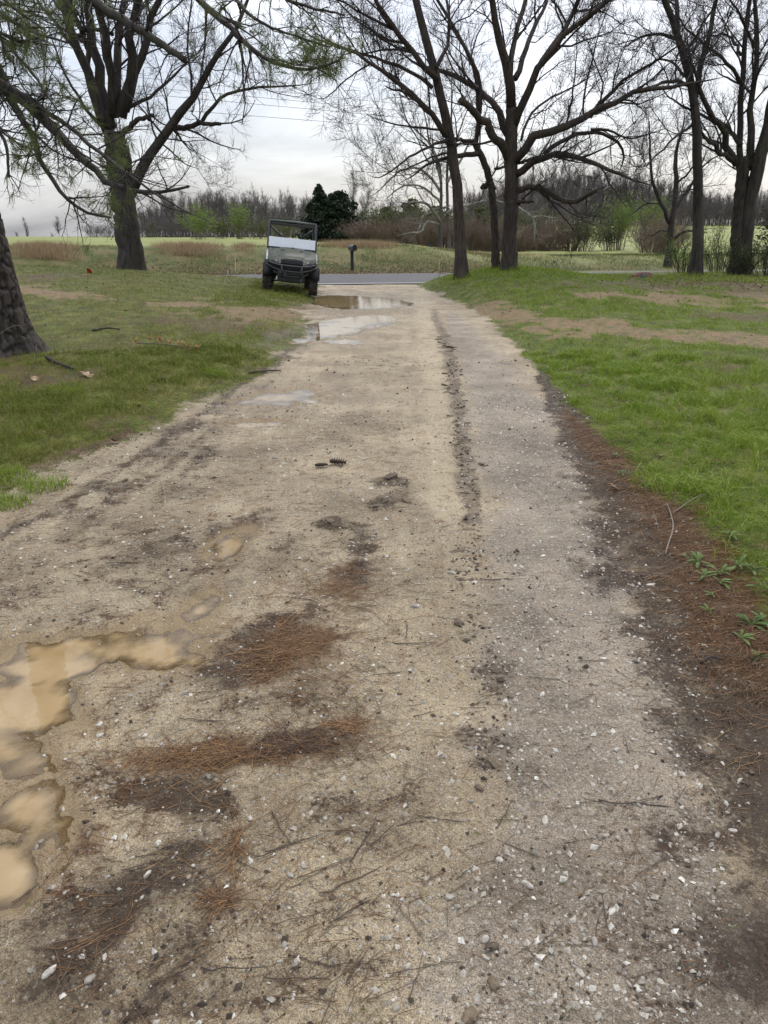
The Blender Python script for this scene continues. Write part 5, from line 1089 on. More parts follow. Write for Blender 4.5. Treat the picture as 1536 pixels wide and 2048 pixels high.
    for (y0, y1), lab in zip(((170, 196.5), (186, 210), (200, 224), (224.5, 245)), ('topmost of the four overhead wires crossing the sky', 'second overhead wire from the top crossing the sky', 'third overhead wire from the top crossing the sky', 'lowest of the four overhead wires crossing the sky')):
        s = (y1 - y0) / 269; a = ray_at(-500, y0 - s * 976, 34); b = ray_at(1900, y1 + s * 1155, 66); pts = [tuple(a.lerp(b, t) - Vector((0, 0, 4 * 0.15 * t * (1 - t)))) for t in np.linspace(0, 1, 25)]
        tag(tube_obj('overhead_wire', pts, [0.011] * 25, 5, WR, None), lab, 'wire', 'overhead wires')
    # red earth mound by the far lawn edge
    q = pos(1284, 23.0); bm = bmesh.new(); bmesh.ops.create_icosphere(bm, subdivisions=3, radius=1.0)
    for v in bm.verts:
        n = float(vnoise(np.array([v.co.x * 3.1 + 5]), np.array([v.co.y * 3.1 + v.co.z * 2])) [0]); v.co = Vector((v.co.x * 0.36, v.co.y * 0.28, max(v.co.z, -0.3) * 0.15)) * (0.75 + 0.5 * n)
    o = bm_obj('earth_mound', bm, flat("red_earth", (0.095, 0.042, 0.028), 0.9, var=0.4, scale=9, bump=0.5), None, True); o.location = q; tag(o, 'small mound of dark red earth at the far edge of the right lawn', 'mound')
build_small()

# ------------------------------------------------------------------ gravel, clods, needles, twigs on the driveway
def stone_proto(seed, sub=2, flatz=0.55, rough=0.22):
    rng = np.random.default_rng(seed); bm = bmesh.new(); bmesh.ops.create_icosphere(bm, subdivisions=sub, radius=1.0)
    cuts = unit(rng.normal(size=(9, 3))); off = rng.uniform(0.62, 0.95, 9)
    for v in bm.verts:
        c = np.array(v.co)
        for n_, o_ in zip(cuts, off):
            dd = c @ n_
            if dd > o_: c = c - n_ * (dd - o_)
        c = c * (1 + rng.normal() * 0.04 * rough * 4); v.co = Vector((c[0] * 1.15, c[1] * 0.85, c[2] * flatz))
    V = np.array([v.co[:] for v in bm.verts]); F = np.array([[v.index for v in f.verts] for f in bm.faces]); bm.free(); return V, F
def merge(protos, x, y, z, s, rng, tone, sink=0.35):
    VV, TT, CC, nv = [], [], [], 0; which = rng.integers(0, len(protos), len(x)); az = rng.uniform(0, 2 * np.pi, len(x)); tl = rng.normal(size=(len(x), 2)) * 0.2
    for q, (PV, PF) in enumerate(protos):
        i = np.where(which == q)[0]; ca, sa = np.cos(az[i])[:, None], np.sin(az[i])[:, None]
        X = (PV[None, :, 0] * ca - PV[None, :, 1] * sa); Y_ = (PV[None, :, 0] * sa + PV[None, :, 1] * ca); Z_ = PV[None, :, 2] + X * tl[i, :1] + Y_ * tl[i, 1:]
        V = np.stack([x[i, None] + X * s[i, None], y[i, None] + Y_ * s[i, None], z[i, None] + (Z_ + 0.5 - sink * 1.1) * s[i, None]], -1)
        n = len(PV); VV.append(V.reshape(-1, 3)); TT.append((PF[None] + (np.arange(len(i)) * n)[:, None, None]).reshape(-1, 3) + nv); CC.append(np.repeat(tone[i], n)); nv += len(i) * n
    return np.vstack(VV), np.vstack(TT), np.concatenate(CC)
def mat_tone(name, a, b, c_, rough=0.6, bump=0.3):
    k = NT(name); t = k.attr('tone'); p = k.pos(); n = k.noise(p, 160, 3, 0.6); col = k.mix(k.mr(t, 0, 0.55), a, b); col = k.mix(k.mr(t, 0.55, 1.0), col, c_); col = k.mix(1.0, col, k.mr(n, 0.3, 0.7, 0.7, 1.25), 'MULTIPLY'); k.bump(n, bump, 0.004)
    return k.fin(col, rough, 0, 0.4)
STONE = mat_tone("limestone", (0.16, 0.135, 0.105), (0.36, 0.32, 0.26), (0.62, 0.59, 0.52), 0.5)
def mat_obj(name, a, b, rough=0.6, sc=60):
    k = NT(name); r = k.rnd(); p = k.pos(); n = k.noise(p, sc, 4, 0.65); col = k.mix(r, a, b); col = k.mix(1.0, col, k.mr(n, 0.3, 0.7, 0.65, 1.3), 'MULTIPLY'); k.bump(n, 0.5, 0.006); return k.fin(col, rough, 0, 0.35)
def on_drive(n, rng, y0, y1, pw):
    x, y = sample(n, y0, y1, rng, pw, 33); z, M, u, v = ground_pt(x, y); k = (M['a_drive'] > 0.4) & (u > -60) & (u < 1600) & (v < 2140); return x[k], y[k], z[k], {q: w[k] for q, w in M.items()}, u[k], v[k]
def build_gravel():
    rng = np.random.default_rng(21)
    small = [stone_proto(300 + i, 1, 0.6)[0:2] for i in range(4)]
    # crude small stones: squeeze an octahedron
    octa = []
    for i in range(8):
        V = np.array([[1, 0, 0], [-1, 0, 0], [0, 1, 0], [0, -1, 0], [0, 0, 1], [0, 0, -1]], float) * (1 + np.random.default_rng(i).uniform(-0.3, 0.25, (6, 1))) * np.array([1.15, 0.85, 0.7]); F = np.array([[0, 2, 4], [2, 1, 4], [1, 3, 4], [3, 0, 4], [2, 0, 5], [1, 2, 5], [3, 1, 5], [0, 3, 5]]); octa.append((V, F))
    x, y, z, M, u, v = on_drive(52000, rng, 0.85, 7.0, 0.0)
    p = (0.30 + 0.70 * M['a_grey']) * (1 - 0.75 * np.clip(M['a_wet'] * 2, 0, 1)) * (1 - 0.35 * M['a_dark']) * (0.35 + 1.3 * fbm(x * 3, y * 3, 7, 3)); k = rng.uniform(size=len(x)) < p; x, y, z = x[k], y[k], z[k]
    s = np.clip(rng.lognormal(math.log(0.0028), 0.6, len(x)), 0.0012, 0.011) * (1 + 0.10 * np.maximum(y - 1.5, 0)); tone = np.clip(rng.beta(2.0, 2.2, len(x)) + 0.1 * (s > 0.005), 0, 1)
    V, T, C = merge(octa, x, y, z, s, rng, tone, 0.45); print('gravel', len(x))
    tag(link('gravel', np_mesh('gravel', V, None, T, False, {'tone': C}), STONE), 'fine pale limestone chippings pressed into the driveway', 'gravel', kind='stuff')
    # farther stones, seen only as light specks
    x, y, z, M, u, v = on_drive(14500, rng, 6, 24, -0.2); k = rng.uniform(size=len(x)) < (0.25 + 0.7 * M['a_grey']) * (1 - np.clip(M['a_wet'] * 2, 0, 1)); x, y, z = x[k], y[k], z[k]
    V, T, C = merge(octa, x, y, z, np.clip(rng.lognormal(math.log(0.006), 0.4, len(x)), 0.003, 0.016), rng, rng.beta(2, 1.6, len(x)), 0.5)
    tag(link('gravel', np_mesh('gravel', V, None, T, False, {'tone': C}), STONE), 'scattered pale stones far down the driveway', 'gravel', kind='stuff')
    # crumbs of dark earth
    x, y, z, M, u, v = on_drive(45000, rng, 0.85, 9.0, 0.0); tr = strip(u, v, S_TRACK + [(940, 1110, 24), (930, 1200, 26), (985, 1370, 34), (985, 1520, 44)], np.zeros_like(u), 0.4, 1.6)
    p = 0.05 + 0.5 * M['a_dark'] + 0.42 * tr * (1 - 0.45 * sstep(1080, 1200, v)) + 0.2 * sstep(0.5, 0.7, fbm(x * 2.2, y * 2.2, 77, 4)); k = (rng.uniform(size=len(x)) < p) & (M['a_wet'] < 0.3); x, y, z, tr = x[k], y[k], z[k], tr[k]
    s = np.clip(rng.lognormal(math.log(0.0032), 0.45, len(x)), 0.0015, 0.011) * (1 + 0.10 * np.maximum(y - 1.5, 0)) * (1 + 0.5 * tr)
    V, T, C = merge(octa, x, y, z, s, rng, rng.uniform(0, 1, len(x)), 0.2); print('crumbs', len(x))
    tag(link('mud_crumbs', np_mesh('mud_crumbs', V, None, T, False, {'tone': C}), mat_tone("dark_crumb", (0.022, 0.016, 0.012), (0.075, 0.052, 0.036), (0.16, 0.115, 0.075), 0.7)), 'small crumbs of dark earth strewn over the driveway', 'earth', kind='stuff')
    # larger stones, each one a thing of its own
    sm = mat_obj("pebble_stone", (0.17, 0.148, 0.118), (0.43, 0.395, 0.335), 0.55); protos = []
    for i in range(7): V, F = stone_proto(400 + i, 1 + i % 2, 0.5); V = V * np.array([1.0, 0.62 + 0.08 * (i % 4), 1.0]); protos.append(np_mesh('pebble', V, None, F, False)); protos[-1].materials.append(sm)
    fixed = [(1422, 1806, 11), (38, 1618, 16), (70, 1600, 12), (95, 1592, 14), (60, 1650, 15), (100, 1640, 11), (80, 1672, 13), (45, 1645, 10), (125, 1610, 9), (12, 1770, 12), (70, 1685, 10), (455, 1560, 9), (500, 1638, 13), (650, 1640, 10), (680, 1640, 12), (580, 1752, 12), (415, 1705, 10), (180, 1958, 16), (210, 1915, 14), (100, 1942, 22), (60, 1940, 14), (1030, 1962, 14), (830, 1214, 12), (1300, 1172, 11), (1305, 1170, 8), (1165, 1795, 13), (1200, 1675, 12), (915, 1815, 11), (1240, 1900, 12), (1190, 1885, 16), (1030, 1855, 10), (970, 1880, 14), (1340, 1690, 9), (300, 1440, 9), (200, 1470, 13), (418, 1480, 9), (388, 1500, 9), (258, 1366, 7), (290, 1470, 11), (1465, 1660, 14), (1435, 1670, 12), (130, 1785, 9), (215, 1755, 9), (295, 1750, 12), (910, 1432, 11), (940, 1605, 9), (1020, 1475, 9), (1090, 1640, 14), (890, 1700, 12), (840, 1810, 10), (640, 1915, 9), (560, 1920, 9), (815, 1935, 10), (1270, 1480, 12), (1190, 1370, 9), (1340, 1500, 10), (1420, 1490, 9), (1480, 1560, 10)]
    items = [(gp(a, b), r / 1040 * 0.9 * (gp(a, b).y * CP + CAM_H * SP) / 1.39) for a, b, r in fixed]
    xx, yy, zz, M, u, v = on_drive(2600, rng, 0.9, 5.0, 0.0); k = (rng.uniform(size=len(xx)) < 0.06 + 0.22 * M['a_grey']) & (M['a_wet'] < 0.2)
    for a, b in list(zip(xx[k], yy[k]))[:235]: items.append((Vector((a, b, 0)), float(np.clip(rng.lognormal(math.log(0.0078), 0.38), 0.004, 0.018)) * (1 + 0.12 * max(b - 1.5, 0))))
    def M1(a, b): return float(ground_pt(a, b)[1]['a_grey'][0])
    for i, (q, s) in enumerate(items):
        gz = ground_pt(q.x, q.y)[0][0]; o = bpy.data.objects.new('pebble', protos[i % 7]); COL.objects.link(o); o.location = (q.x, q.y, gz + s * 0.06); s *= 0.85; o.scale = (s, s * random.uniform(0.8, 1.1), s); o.rotation_euler = (random.uniform(-.3, .3), random.uniform(-.3, .3), random.uniform(0, 6.28))
        uu = project(np.array([q.x]), np.array([q.y]), np.array([gz])); gy = M1(q.x, q.y); near = uu[1][0] > 1640
        tag(o, ('pale limestone pebble on the grey gravel ' if gy > 0.5 else 'pale limestone pebble on the tan mud ') + (('nearest the camera' if near else 'beside the tyre track') if gy > 0.5 else ('among the wet twigs' if near else 'around the puddles and needle drifts')), 'pebble', 'loose pebbles on the driveway')
    # mud clods shed by the tyre tread, each a thing
    cm = mat_obj("mud_clod", (0.050, 0.037, 0.025), (0.150, 0.112, 0.073), 0.75, 45); cp = []
    for i in range(6):
        V, F = stone_proto(500 + i, 2, 0.6, 0.9); r2 = np.random.default_rng(i); V = V * (1 + r2.normal(size=(len(V), 1)) * 0.13); cp.append(np_mesh('mud_clod', V, None, F, False)); cp[-1].materials.append(cm)
    TR = np.array([(880, 660, 14), (893, 700, 15), (904, 745, 17), (912, 800, 19), (919, 850, 20), (926, 900, 18), (936, 950, 16), (944, 1000, 22), (948, 1030, 22), (925, 1105, 22), (920, 1140, 25), (925, 1200, 22)], float); TS = np.linspace(0, 1, len(TR)); n = 0
    for i in range(175):
        t = rng.uniform(0, 1) if i > 40 else rng.uniform(0, 0.5); cx, cy, w = [np.interp(t, TS, TR[:, j]) for j in range(3)]; q = gpd(cx + rng.uniform(-1, 1) * w, cy + rng.uniform(-6, 6)); dist = q.y
        s = float(np.clip(rng.lognormal(math.log(4.6), 0.5), 1.8, 12)) * (dist * CP + CAM_H * SP) / F_PX * (0.75 if cy > 950 else 1.0)
        gz = ground_pt(q.x, q.y)[0][0]; o = bpy.data.objects.new('mud_clod', cp[i % 6]); COL.objects.link(o); o.location = (q.x, q.y, gz - s * 0.04); o.scale = (s * rng.uniform(0.9, 1.6), s * rng.uniform(0.8, 1.3), s * rng.uniform(0.25, 0.6)); o.rotation_euler = (rng.uniform(-.3, .3), rng.uniform(-.3, .3), rng.uniform(-1.2, 1.2))
        tag(o, 'dark mud clod shed along the tyre track on the driveway', 'mud clod', 'mud clods along the tyre track')
    big = [(782, 957, 20, 'flat broken mud clod at the middle of the driveway'), (768, 1000, 15, 'dark mud clod just nearer than the flat broken one'), (812, 1002, 14, 'round dark mud clod right of the group at mid driveway'), (748, 1014, 12, 'small mud clod at the left of the mid driveway group'), (963, 930, 10, 'lone upright mud clod right of the tyre track'), (985, 1893, 17, 'dark mud clod at the bottom of the picture'), (1225, 1893, 15, 'oval brown mud clod near the bottom right'), (958, 1580, 14, 'dark crumbly clod below the tyre track'), (1220, 1615, 11, 'round dark clod on the grey gravel'), (918, 1248, 15, 'pale grey mud clod on the tyre line'), (932, 1281, 9, 'small black clod beside the pale grey one'), (990, 1530, 18, 'wide flat mud patch clod below the track'), (910, 1998, 9, 'small dark clod by the lower frame edge'), (988, 1975, 20, 'lumpy brown clod at the lower frame edge'), (1088, 1850, 10, 'small lumpy clod right of the bottom clod'), (940, 2035, 24, 'big smooth dark clod cut by the lower frame edge'), (660, 1045, 16, 'ragged dark clod at the left of the middle group'), (690, 1052, 12, 'ragged flat clod beside the pale pebbles'), (250, 962, 9, 'round black clod in the left wheel rut')]
    for i, (a, b, r, lab) in enumerate(big):
        q = gpd(a, b); s = r * 0.72 * (q.y * CP + CAM_H * SP) / F_PX; gz = ground_pt(q.x, q.y)[0][0]; o = bpy.data.objects.new('mud_clod', cp[i % 6]); COL.objects.link(o); o.location = (q.x, q.y, gz + s * 0.2); o.scale = (s * 1.2, s, s * 0.75); o.rotation_euler = (rng.uniform(-.3, .3), rng.uniform(-.3, .3), rng.uniform(0, 6)); tag(o, lab, 'mud clod', 'larger mud clods on the driveway')
build_gravel()

def needle_mesh(c, ang, L, w, curve, rng, z, lift=0.0):
    """flat curved needles lying on the ground: c (N,2) centres"""
    N = len(ang); d = np.column_stack([np.cos(ang), np.sin(ang)]); s = np.column_stack([-np.sin(ang), np.cos(ang)]); t = np.array([-0.5, 0.0, 0.5]); P = c[:, None] + d[:, None] * (t[None, :, None] * L[:, None, None]) + s[:, None] * ((curve[:, None] * (t[None] ** 2) * L[:, None]))[..., None]
    zz = z[:, None] + lift[:, None] + rng.normal(size=(N, 3)) * 0.0015 + np.abs(rng.normal(size=(N, 1))) * lift[:, None] * t[None] if not np.isscalar(lift) else z[:, None] + 0.003 + rng.normal(size=(N, 3)) * 0.0012
    C3 = np.concatenate([P, zz[..., None]], -1); rr = np.repeat(w[:, None] * 0.5, 3, 1) * np.array([1, 1.2, 0.6])
    return tubes(C3, rr, 3)
NDL = mat_tone("dead_needle", (0.045, 0.027, 0.017), (0.170, 0.088, 0.036), (0.36, 0.20, 0.082), 0.5, 0.0)
def lay(x, y): return ground_pt(x, y)[0]
def build_needles():
    rng = np.random.default_rng(31)
    # loose needles
    x, y, z, M, u, v = on_drive(21000, rng, 0.85, 6.0, -0.1)
    nd = np.maximum(M['a_need'], 0.6 * M['a_dark']); p = 0.10 + 0.9 * nd + 0.15 * (u < 800); k = (rng.uniform(size=len(x)) < p) & (M['a_wet'] < 0.25); x, y, z, nd = x[k], y[k], z[k], nd[k]; N = len(x); print('needles', N)
    a = rng.normal(0.35, 0.75, N); L = rng.uniform(0.03, 0.10, N); w = rng.uniform(0.0008, 0.0014, N) * (1 + 0.10 * np.maximum(y - 1.5, 0)); V, Q = needle_mesh(np.column_stack([x, y]), a, L, w, rng.normal(size=N) * 0.35, rng, z)
    tag(link('fallen_needles', np_mesh('fallen_needles', V, Q, None, True, {'tone': np.repeat(np.clip(rng.beta(1.5, 2.6, N) + 0.25 * (nd > 0.5), 0, 1), 9)}), NDL), 'loose brown pine needles strewn over the near driveway', 'needles', kind='stuff')
    # needle litter along the right lawn edge
    t = rng.uniform(0, 1, 4500) ** 0.7; S = np.array(S_NEED, float); ts = np.linspace(0, 1, len(S)); cx = np.interp(t, ts, S[:, 0]) + rng.normal(size=4500) * np.interp(t, ts, S[:, 2]) * 1.1; cy = np.interp(t, ts, S[:, 1]) + rng.normal(size=4500) * 14
    q = np.array([gp(a_, b_)[:2] for a_, b_ in zip(cx, cy)]); z = lay(q[:, 0], q[:, 1]); N = len(q); V, Q = needle_mesh(q, rng.uniform(0, np.pi, N), rng.uniform(0.05, 0.11, N), rng.uniform(0.0009, 0.0015, N) * (1 + 0.1 * np.maximum(q[:, 1] - 1.5, 0)), rng.normal(size=N) * 0.3, rng, z + rng.uniform(0.001, 0.012, N))
    tag(link('needle_litter', np_mesh('needle_litter', V, Q, None, True, {'tone': np.repeat(rng.beta(2.2, 2.2, N), 9)}), NDL), 'rusty pine needle litter along the right edge of the driveway', 'needles', kind='stuff')
    # drifts, each one a heap of its own
    for (cx, cy, rx, ry, ang, n, lift, lab, ta) in ((560, 1312, 80, 60, -30, 1000, .016, 'orange brown drift of pine needles beside the black stain', .75), (640, 1285, 90, 40, -15, 480, .010, 'thin fan of pine needles behind the orange drift', -.35), (420, 1512, 190, 34, -3, 1300, .018, 'long low drift of pine needles across the near wheel rut', .1), (600, 1490, 90, 22, 0, 500, .012, 'dark end of the long needle drift', 0), (712, 1130, 60, 52, 20, 380, .014, 'dark ribbed drift of needles pressed by a tyre', .1), (680, 1180, 70, 30, 0, 450, .010, 'rusty scatter of needles below the ribbed drift', .3), (470, 1690, 14, 42, 10, 70, .006, 'small upright tuft of rusty needles on the near driveway', 1.3), (440, 1800, 50, 10, 5, 70, .005, 'little bundle of yellow brown needles near the bottom', .1), (690, 1460, 60, 40, 0, 260, .006, 'sparse needles right of the long drift', -.3)):
        r1 = np.abs(rng.normal(size=n)) * 0.78; th = rng.uniform(0, 2 * np.pi, n); lob = 0.55 + 0.9 * vnoise(np.cos(th) * 2.2 + cx, np.sin(th) * 2.2 + cy, 3); ex, ey = r1 * lob * np.cos(th) * rx, r1 * lob * np.sin(th) * ry; kp = fbm(ex * 0.045 + cx, ey * 0.09 + cy, 9, 3) > 0.45; ex, ey, r1 = ex[kp], ey[kp], r1[kp]; n = len(ex); A_ = math.radians(ang); q = np.array([gp(cx + a_ * math.cos(A_) - b_ * math.sin(A_), cy + a_ * math.sin(A_) + b_ * math.cos(A_))[:2] for a_, b_ in zip(ex, ey)]); z = lay(q[:, 0], q[:, 1])
        hz = 0.35 * lift * (1 - r1 ** 2).clip(0, 1) * rng.uniform(0, 1, n) + 0.002; V, Q = needle_mesh(q, rng.normal(ta, 1.0, n), rng.uniform(0.06, 0.13, n), rng.uniform(0.0010, 0.0018, n), rng.normal(size=n) * 0.35, rng, z + hz)
        dk = 0.45 if 'dark' in lab else 0.08; tag(link('needle_drift', np_mesh('needle_drift', V, Q, None, True, {'tone': np.repeat(np.clip(rng.beta(2.6, 1.8, n) - dk, 0, 1), 9)}), NDL), lab, 'needle drift', 'drifts of pine needles', 'stuff')
    # wet needle bundles and small twigs lying singly
    tm = mat_obj("wet_twig", (0.028, 0.020, 0.015), (0.105, 0.075, 0.045), 0.55, 90); tw = []
    for i in range(8):
        r2 = np.random.default_rng(700 + i); P = np.column_stack([np.linspace(-0.5, 0.5, 7), np.cumsum(r2.normal(size=7)) * 0.025, np.abs(r2.normal(size=7)) * 0.006]); ac = Acc(); ac.add(P[None], (np.linspace(1.3, 0.6, 7) * 0.0105)[None], 5)
        if i % 2 == 0:
            C, rr = spawn(P[None], np.full((1, 7), 0.008), 2 + i % 3, r2, 0.1, 0.7, (4, 16), m=4, up=0.0, curl=0.05, absL=(0.35, 0.7), rmin=0.0055); C[..., 2] *= 0.15; ac.add(C, rr, 4)
        me = ac.mesh('twig'); me.materials.append(tm); tw.append(me)
    spots = [(830, 1645, .10, 25), (700, 1590, .09, 30), (880, 1640, .12, -10), (800, 1600, .10, 20), (560, 1700, .13, 25), (590, 1690, .15, 22), (650, 1740, .14, 25), (700, 1760, .16, 30), (620, 1760, .10, 30), (560, 1655, .12, -60), (720, 1690, .12, 65), (520, 1640, .12, 40), (330, 1700, .14, 22), (300, 1730, .13, 20), (690, 1950, .10, 40), (470, 1930, .14, 3), (590, 1960, .13, -5), (490, 1350, .12, 8), (400, 1440, .14, -5), (640, 1480, .12, 15), (1010, 1160, .22, -3), (830, 1290, .16, 2), (760, 1080, .10, 20), (820, 937, .05, 0), (965, 1405, .10, 35), (1010, 1630, .12, 60), (1160, 1400, .10, 30), (1090, 1360, .12, -8), (1270, 1610, .19, -10), (1190, 1605, .10, 5), (1450, 1520, .12, -20), (1420, 1360, .14, 5), (700, 1830, .11, 30), (940, 1740, .10, 45), (910, 1780, .08, 35), (880, 1880, .06, 30), (820, 1850, .09, -60), (780, 1990, .10, 20), (1040, 1700, .12, -30), (1390, 1750, .08, -20), (1320, 1890, .08, 8), (130, 1950, .10, 85), (70, 1760, .12, 55), (240, 1610, .09, 15), (350, 1940, .10, 30), (860, 1430, .10, 20), (780, 1350, .12, 10), (720, 1340, .09, -40), (1000, 1210, .09, 0), (870, 780, .16, 0), (600, 1195, .12, -12), (250, 1130, .18, 3), (520, 745, .30, -2), (1300, 790, .12, 30), (660, 905, .10, 10), (740, 870, .09, 0), (560, 880, .12, 4)]
    for i, (a, b, L, an) in enumerate(spots):
        q = gpd(a, b); gz = lay(q.x, q.y)[0]; o = bpy.data.objects.new('twig', tw[i % 8]); COL.objects.link(o); o.location = (q.x, q.y, gz + 0.004); o.scale = (L, L, L * 0.8); o.rotation_euler = (0, 0, R(an)); tag(o, 'thin dark wet twig lying ' + ('far down the driveway' if b < 1000 else 'on the grey gravel side' if a > 1040 else 'between the needle drifts and the tyre track' if b < 1560 else 'on the near tan mud'), 'twig', 'small twigs on the driveway')
    for i in range(110):
        u_, v_ = rng.uniform(60, 1400), rng.uniform(1050, 2040)
        if u_ < 260 and 1250 < v_ < 1800: continue
        q = gpd(u_, v_); gz = lay(q.x, q.y)[0]; o = bpy.data.objects.new('twig', tw[(i * 3) % 8]); COL.objects.link(o); L = rng.uniform(0.035, 0.11); o.location = (q.x, q.y, gz + 0.003); o.scale = (L, L, L * 0.8); o.rotation_euler = (0, 0, rng.normal(0.4, 0.6)); tag(o, 'short dark needle twig lying ' + ('on the grey gravel side' if u_ > 1000 else 'around the puddles and needle drifts' if v_ < 1560 else 'on the near tan mud'), 'twig', 'small twigs on the driveway')
build_needles()

def build_oddments():
    rng = np.random.default_rng(41)
    CONE = flat("cone_brown", (0.055, 0.036, 0.024), 0.75, var=0.4, scale=40); LEAF = flat("dead_leaf", (0.36, 0.26, 0.16), 0.7, var=0.3, scale=30); STK = flat("grey_stick", (0.15, 0.125, 0.10), 0.7, var=0.3, scale=20)
    for a, b, L, an, lab in ((643, 937, .085, 10, 'dark pine cone at mid driveway, left one of the pair'), (676, 932, .11, -15, 'dark longer pine cone at mid driveway, right one of the pair'), (318, 764, .12, 0, 'dark pine cone lying in the grass on the left lawn')):
        q = gpt(a, b); gz = lay(q.x, q.y)[0]; r = empty('pine_cone', (q.x, q.y, gz + L * 0.2), (0, 0, R(an))); tag(r, lab, 'pine cone')
        tube_obj('core', [(-L / 2, 0, 0), (0, 0, 0.003), (L / 2, 0, 0)], [L * .1, L * .16, L * .05], 8, CONE, r, m=6)
        n = 46; t = np.linspace(-0.48, 0.48, n); az = np.arange(n) * 2.4; rad = L * 0.2 * (1 - (t / 0.56) ** 2) + 0.004; c = np.column_stack([t * L, rad * np.cos(az), rad * np.sin(az)]); tip = c + np.column_stack([np.full(n, L * 0.05), np.cos(az) * L * .07, np.sin(az) * L * .07]); sd = np.column_stack([np.zeros(n), -np.sin(az), np.cos(az)]) * L * 0.055
        V = np.stack([c * [1, .4, .4] - sd, c * [1, .4, .4] + sd, tip + sd * .7, tip - sd * .7], 1).reshape(-1, 3); link('scales', np_mesh('scales', V, np.arange(n)[:, None] * 4 + np.arange(4)[None], None, False), CONE, r)
    bm = bmesh.new(); half = [(0, -.5), (.10, -.42), (.30, -.30), (.14, -.22), (.42, -.05), (.20, .02), (.36, .22), (.14, .24), (.10, .42), (0, .55)]
    pts = half + [(-x, y) for x, y in half[1:-1]][::-1]; ring = [bm.verts.new((x, y, 0.10 * abs(x) * 2 + 0.05 * math.sin(7 * y))) for x, y in pts]; cc = bm.verts.new((0, 0, 0))
    for i in range(len(ring)): bm.faces.new((cc, ring[i], ring[(i + 1) % len(ring)]))
    bmesh.ops.solidify(bm, geom=bm.faces[:], thickness=0.012); leaf = bpy.data.meshes.new('fallen_leaf'); bm.to_mesh(leaf); bm.free(); leaf.materials.append(LEAF)
    for a, b, s, an, lab in ((174, 750, .20, 70, 'pale curled oak leaf on the left lawn near the pine'), (226, 890, .11, 80, 'tan fallen leaf at the left driveway edge'), (1226, 980, .09, 60, 'pale fallen leaf in the right lawn edge'), (70, 665 + 95, .10, 20, 'small tan leaf at the foot of the pine'), (285, 742, .10, 120, 'tan leaf fragment in the left grass'), (425, 1040, .07, 10, 'small tan leaf scrap on the driveway above the puddles')):
        q = gpt(a, b); gz = lay(q.x, q.y)[0]; o = bpy.data.objects.new('fallen_leaf', leaf); COL.objects.link(o); o.location = (q.x, q.y, gz + 0.02); o.scale = (s, s, s); o.rotation_euler = (0.3, 0.2, R(an)); tag(o, lab, 'leaf')
    # dead orange pine spray on the left lawn
    q = gpt(335, 702); gz = lay(q.x, q.y)[0]; r = empty('pine_spray', (q.x, q.y, gz + 0.02)); tag(r, 'dead orange pine spray lying on the left lawn', 'branch')
    P = np.array([(-0.40, 0.10, 0.04), (-0.1, 0.02, 0.05), (0.2, -0.10, 0.03), (0.45, -0.20, 0.02)]); tube_obj('stem', P, [.008, .008, .006, .004], 5, STK, r, m=8)
    ends = np.array([(-0.42, 0.12, .06), (-0.25, 0.16, .08), (-0.1, 0.10, .07), (0.02, 0.05, .05), (0.15, -0.02, .05), (0.28, -0.12, .03), (0.42, -0.2, .03), (-0.15, 0.2, .08)]); n = 60; dirs = unit(rng.normal(size=(8, n, 3)) * [1, 1, 0.45] + [0.4, -0.2, 0.15]); b = ends[:, None].repeat(n, 1); e = b + dirs * rng.uniform(.07, .13, (8, n, 1)); sd = unit(np.cross(dirs, [0.1, 0.2, 1.0])) * 0.003
    V = np.stack([b - sd, b + sd, e], 2).reshape(-1, 3); link('needles', np_mesh('needles', V, None, np.arange(8 * n)[:, None] * 3 + np.arange(3)[None], False), flat("needle_orange", (0.42, 0.22, 0.085), 0.6, var=0.2), r)
    # fallen sticks
    for pts, rad, lab in (([(1330, 1112), (1338, 1085), (1348, 1060), (1338, 1030), (1332, 1010)], .0045, 'crooked pale stick at the right needle litter'), ([(1345, 1032), (1375, 1015), (1400, 1000), (1425, 988)], .003, 'thin pale twig pointing into the right lawn'), ([(1318, 752), (1330, 742), (1336, 735)], .010, 'short pale stick standing in the right grass'), ([(95, 722), (120, 735), (150, 742)], .022, 'dead branch on the left lawn beside the pine foot'), ([(40, 770), (60, 745), (76, 705), (72, 690)], .005, 'thin pale bramble stem before the pine foot'), ([(0, 668), (18, 655), (40, 648), (47, 662)], .004, 'thin looping bramble across the pine trunk'), ([(185, 663), (215, 660), (240, 662)], .018, 'dark stick lying in the left lawn'), ([(498, 748), (530, 745), (562, 742)], .012, 'dark stick at the left driveway edge'), ([(1400, 1330), (1420, 1322), (1450, 1326)], .004, 'pale grass stalk lying on the dark litter'), ([(1405, 1370), (1412, 1345), (1432, 1338)], .004, 'bent pale twig on the dark right litter'), ([(1305, 1030), (1312, 1048), (1318, 1068)], .003, 'reddish thin twig beside the crooked stick')):
        out = []
        for i, (a, b) in enumerate(pts):
            q = gpt(a, b); out.append((q.x, q.y, lay(q.x, q.y)[0] + rad + (0.012 if 0 < i < len(pts) - 1 else 0.0)))
        if 'bramble' in lab:
            d0 = gpt(*pts[0]).y if 'foot' in lab else 8.1; out = [tuple(ray_at(a, b, d0)) for a, b in pts]
        tag(tube_obj('fallen_stick', out, np.linspace(1, 0.6, len(out)) * rad, 6, STK if 'dark' not in lab and 'dead' not in lab else BARK, None, m=12, rough=0.1), lab, 'stick')
    # broad leaved weeds and grass tufts at the right edge
    WEED = mat_leaf("weed_leaf", (0.050, 0.098, 0.020), (0.130, 0.190, 0.050), 9, 0.25)
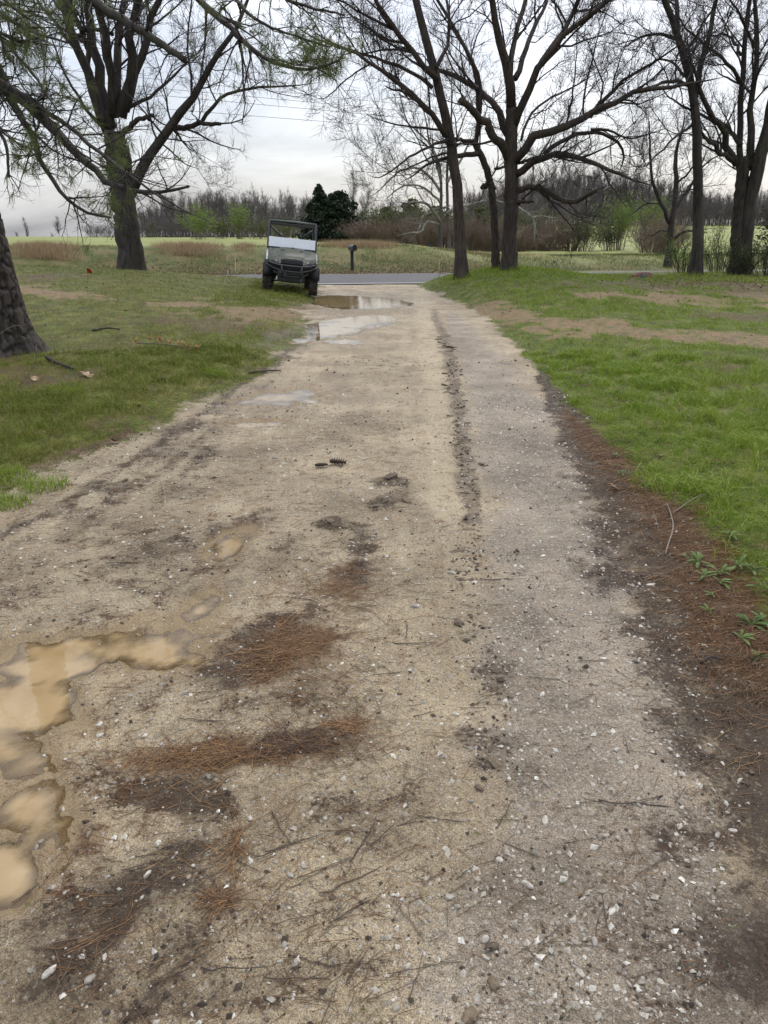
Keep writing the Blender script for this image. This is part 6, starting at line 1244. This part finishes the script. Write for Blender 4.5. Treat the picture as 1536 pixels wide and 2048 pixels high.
    spots = [(1395, 1130, .10), (1440, 1150, .09), (1475, 1130, .10), (1410, 1160, .07), (1440, 1165, .08), (1505, 1140, .09), (1425, 1195, .05), (1415, 1228, .05), (1500, 1255, .10), (1525, 1245, .09), (1480, 1285, .07), (1295, 975, .05), (1245, 952, .07), (1235, 918, .06), (1530, 1180, .10), (1372, 1122, .05), (1520, 1320, .05), (1460, 1080, .08), (1175, 840, .06)]
    for i, (a, b, s) in enumerate(spots):
        q = gpt(a, b); gz = lay(q.x, q.y)[0]; r = empty('weed', (q.x, q.y, gz)); tag(r, 'small broad leaved weed in the needle litter of the right edge', 'weed', 'weeds along the right edge')
        for j in range(9):
            an = rng.uniform(0, 6.28); L = s * rng.uniform(0.5, 1.0); w = L * 0.2; el = rng.uniform(0.15, 0.9); rows = []
            for t, ww in ((0, .25), (.3, .6), (.6, 1.0), (.85, .7), (1, .05)): rr = L * t * math.cos(el); zz = L * (t * math.sin(el) - 0.35 * t * t) + 0.012; rows.append([(rr, -w * ww * .5, zz + 0.15 * w * ww), (rr, 0, zz), (rr, w * ww * .5, zz + 0.15 * w * ww)])
            bm = loft_bm(rows); bmesh.ops.rotate(bm, verts=bm.verts, cent=(0, 0, 0), matrix=Matrix.Rotation(an, 3, 'Z')); bm_obj('leaf', bm, WEED, r, True)
    # clumps of longer grass by the edges
    for i, (a, b, s, lab) in enumerate(((1330, 975, .14, 'long bladed grass clump at the right driveway edge'), (1420, 985, .12, 'grass clump just right of the long bladed one'), (20, 965, .10, 'grass clump in the rut at the left picture edge'), (90, 975, .09, 'grass clump right of the rut clump'), (15, 1010, .08, 'low grass clump below the rut clump'), (430, 752, .11, 'bright grass clump on the left lawn edge'), (130, 790, .11, 'grass clump near the pine foot'))):
        q = gpt(a, b); n = 260; rr = np.sqrt(rng.uniform(0, 1, n)) * s * 1.5; th = rng.uniform(0, 6.28, n); x, y = q.x + rr * np.cos(th), q.y + rr * np.sin(th); V, Q, T, C = blades(x, y, lay(x, y), rng.uniform(0.5, 1.1, n) * s, np.full(n, 0.0042), rng.uniform(0.5, 1.7, n), np.clip(rng.normal(0.3, 0.2, n), 0, 1), rng)
        tag(link('grass_clump', np_mesh('grass_clump', V, Q, T, False, {'tone': C}), GR_R), lab, 'grass', None, 'stuff')
build_oddments()
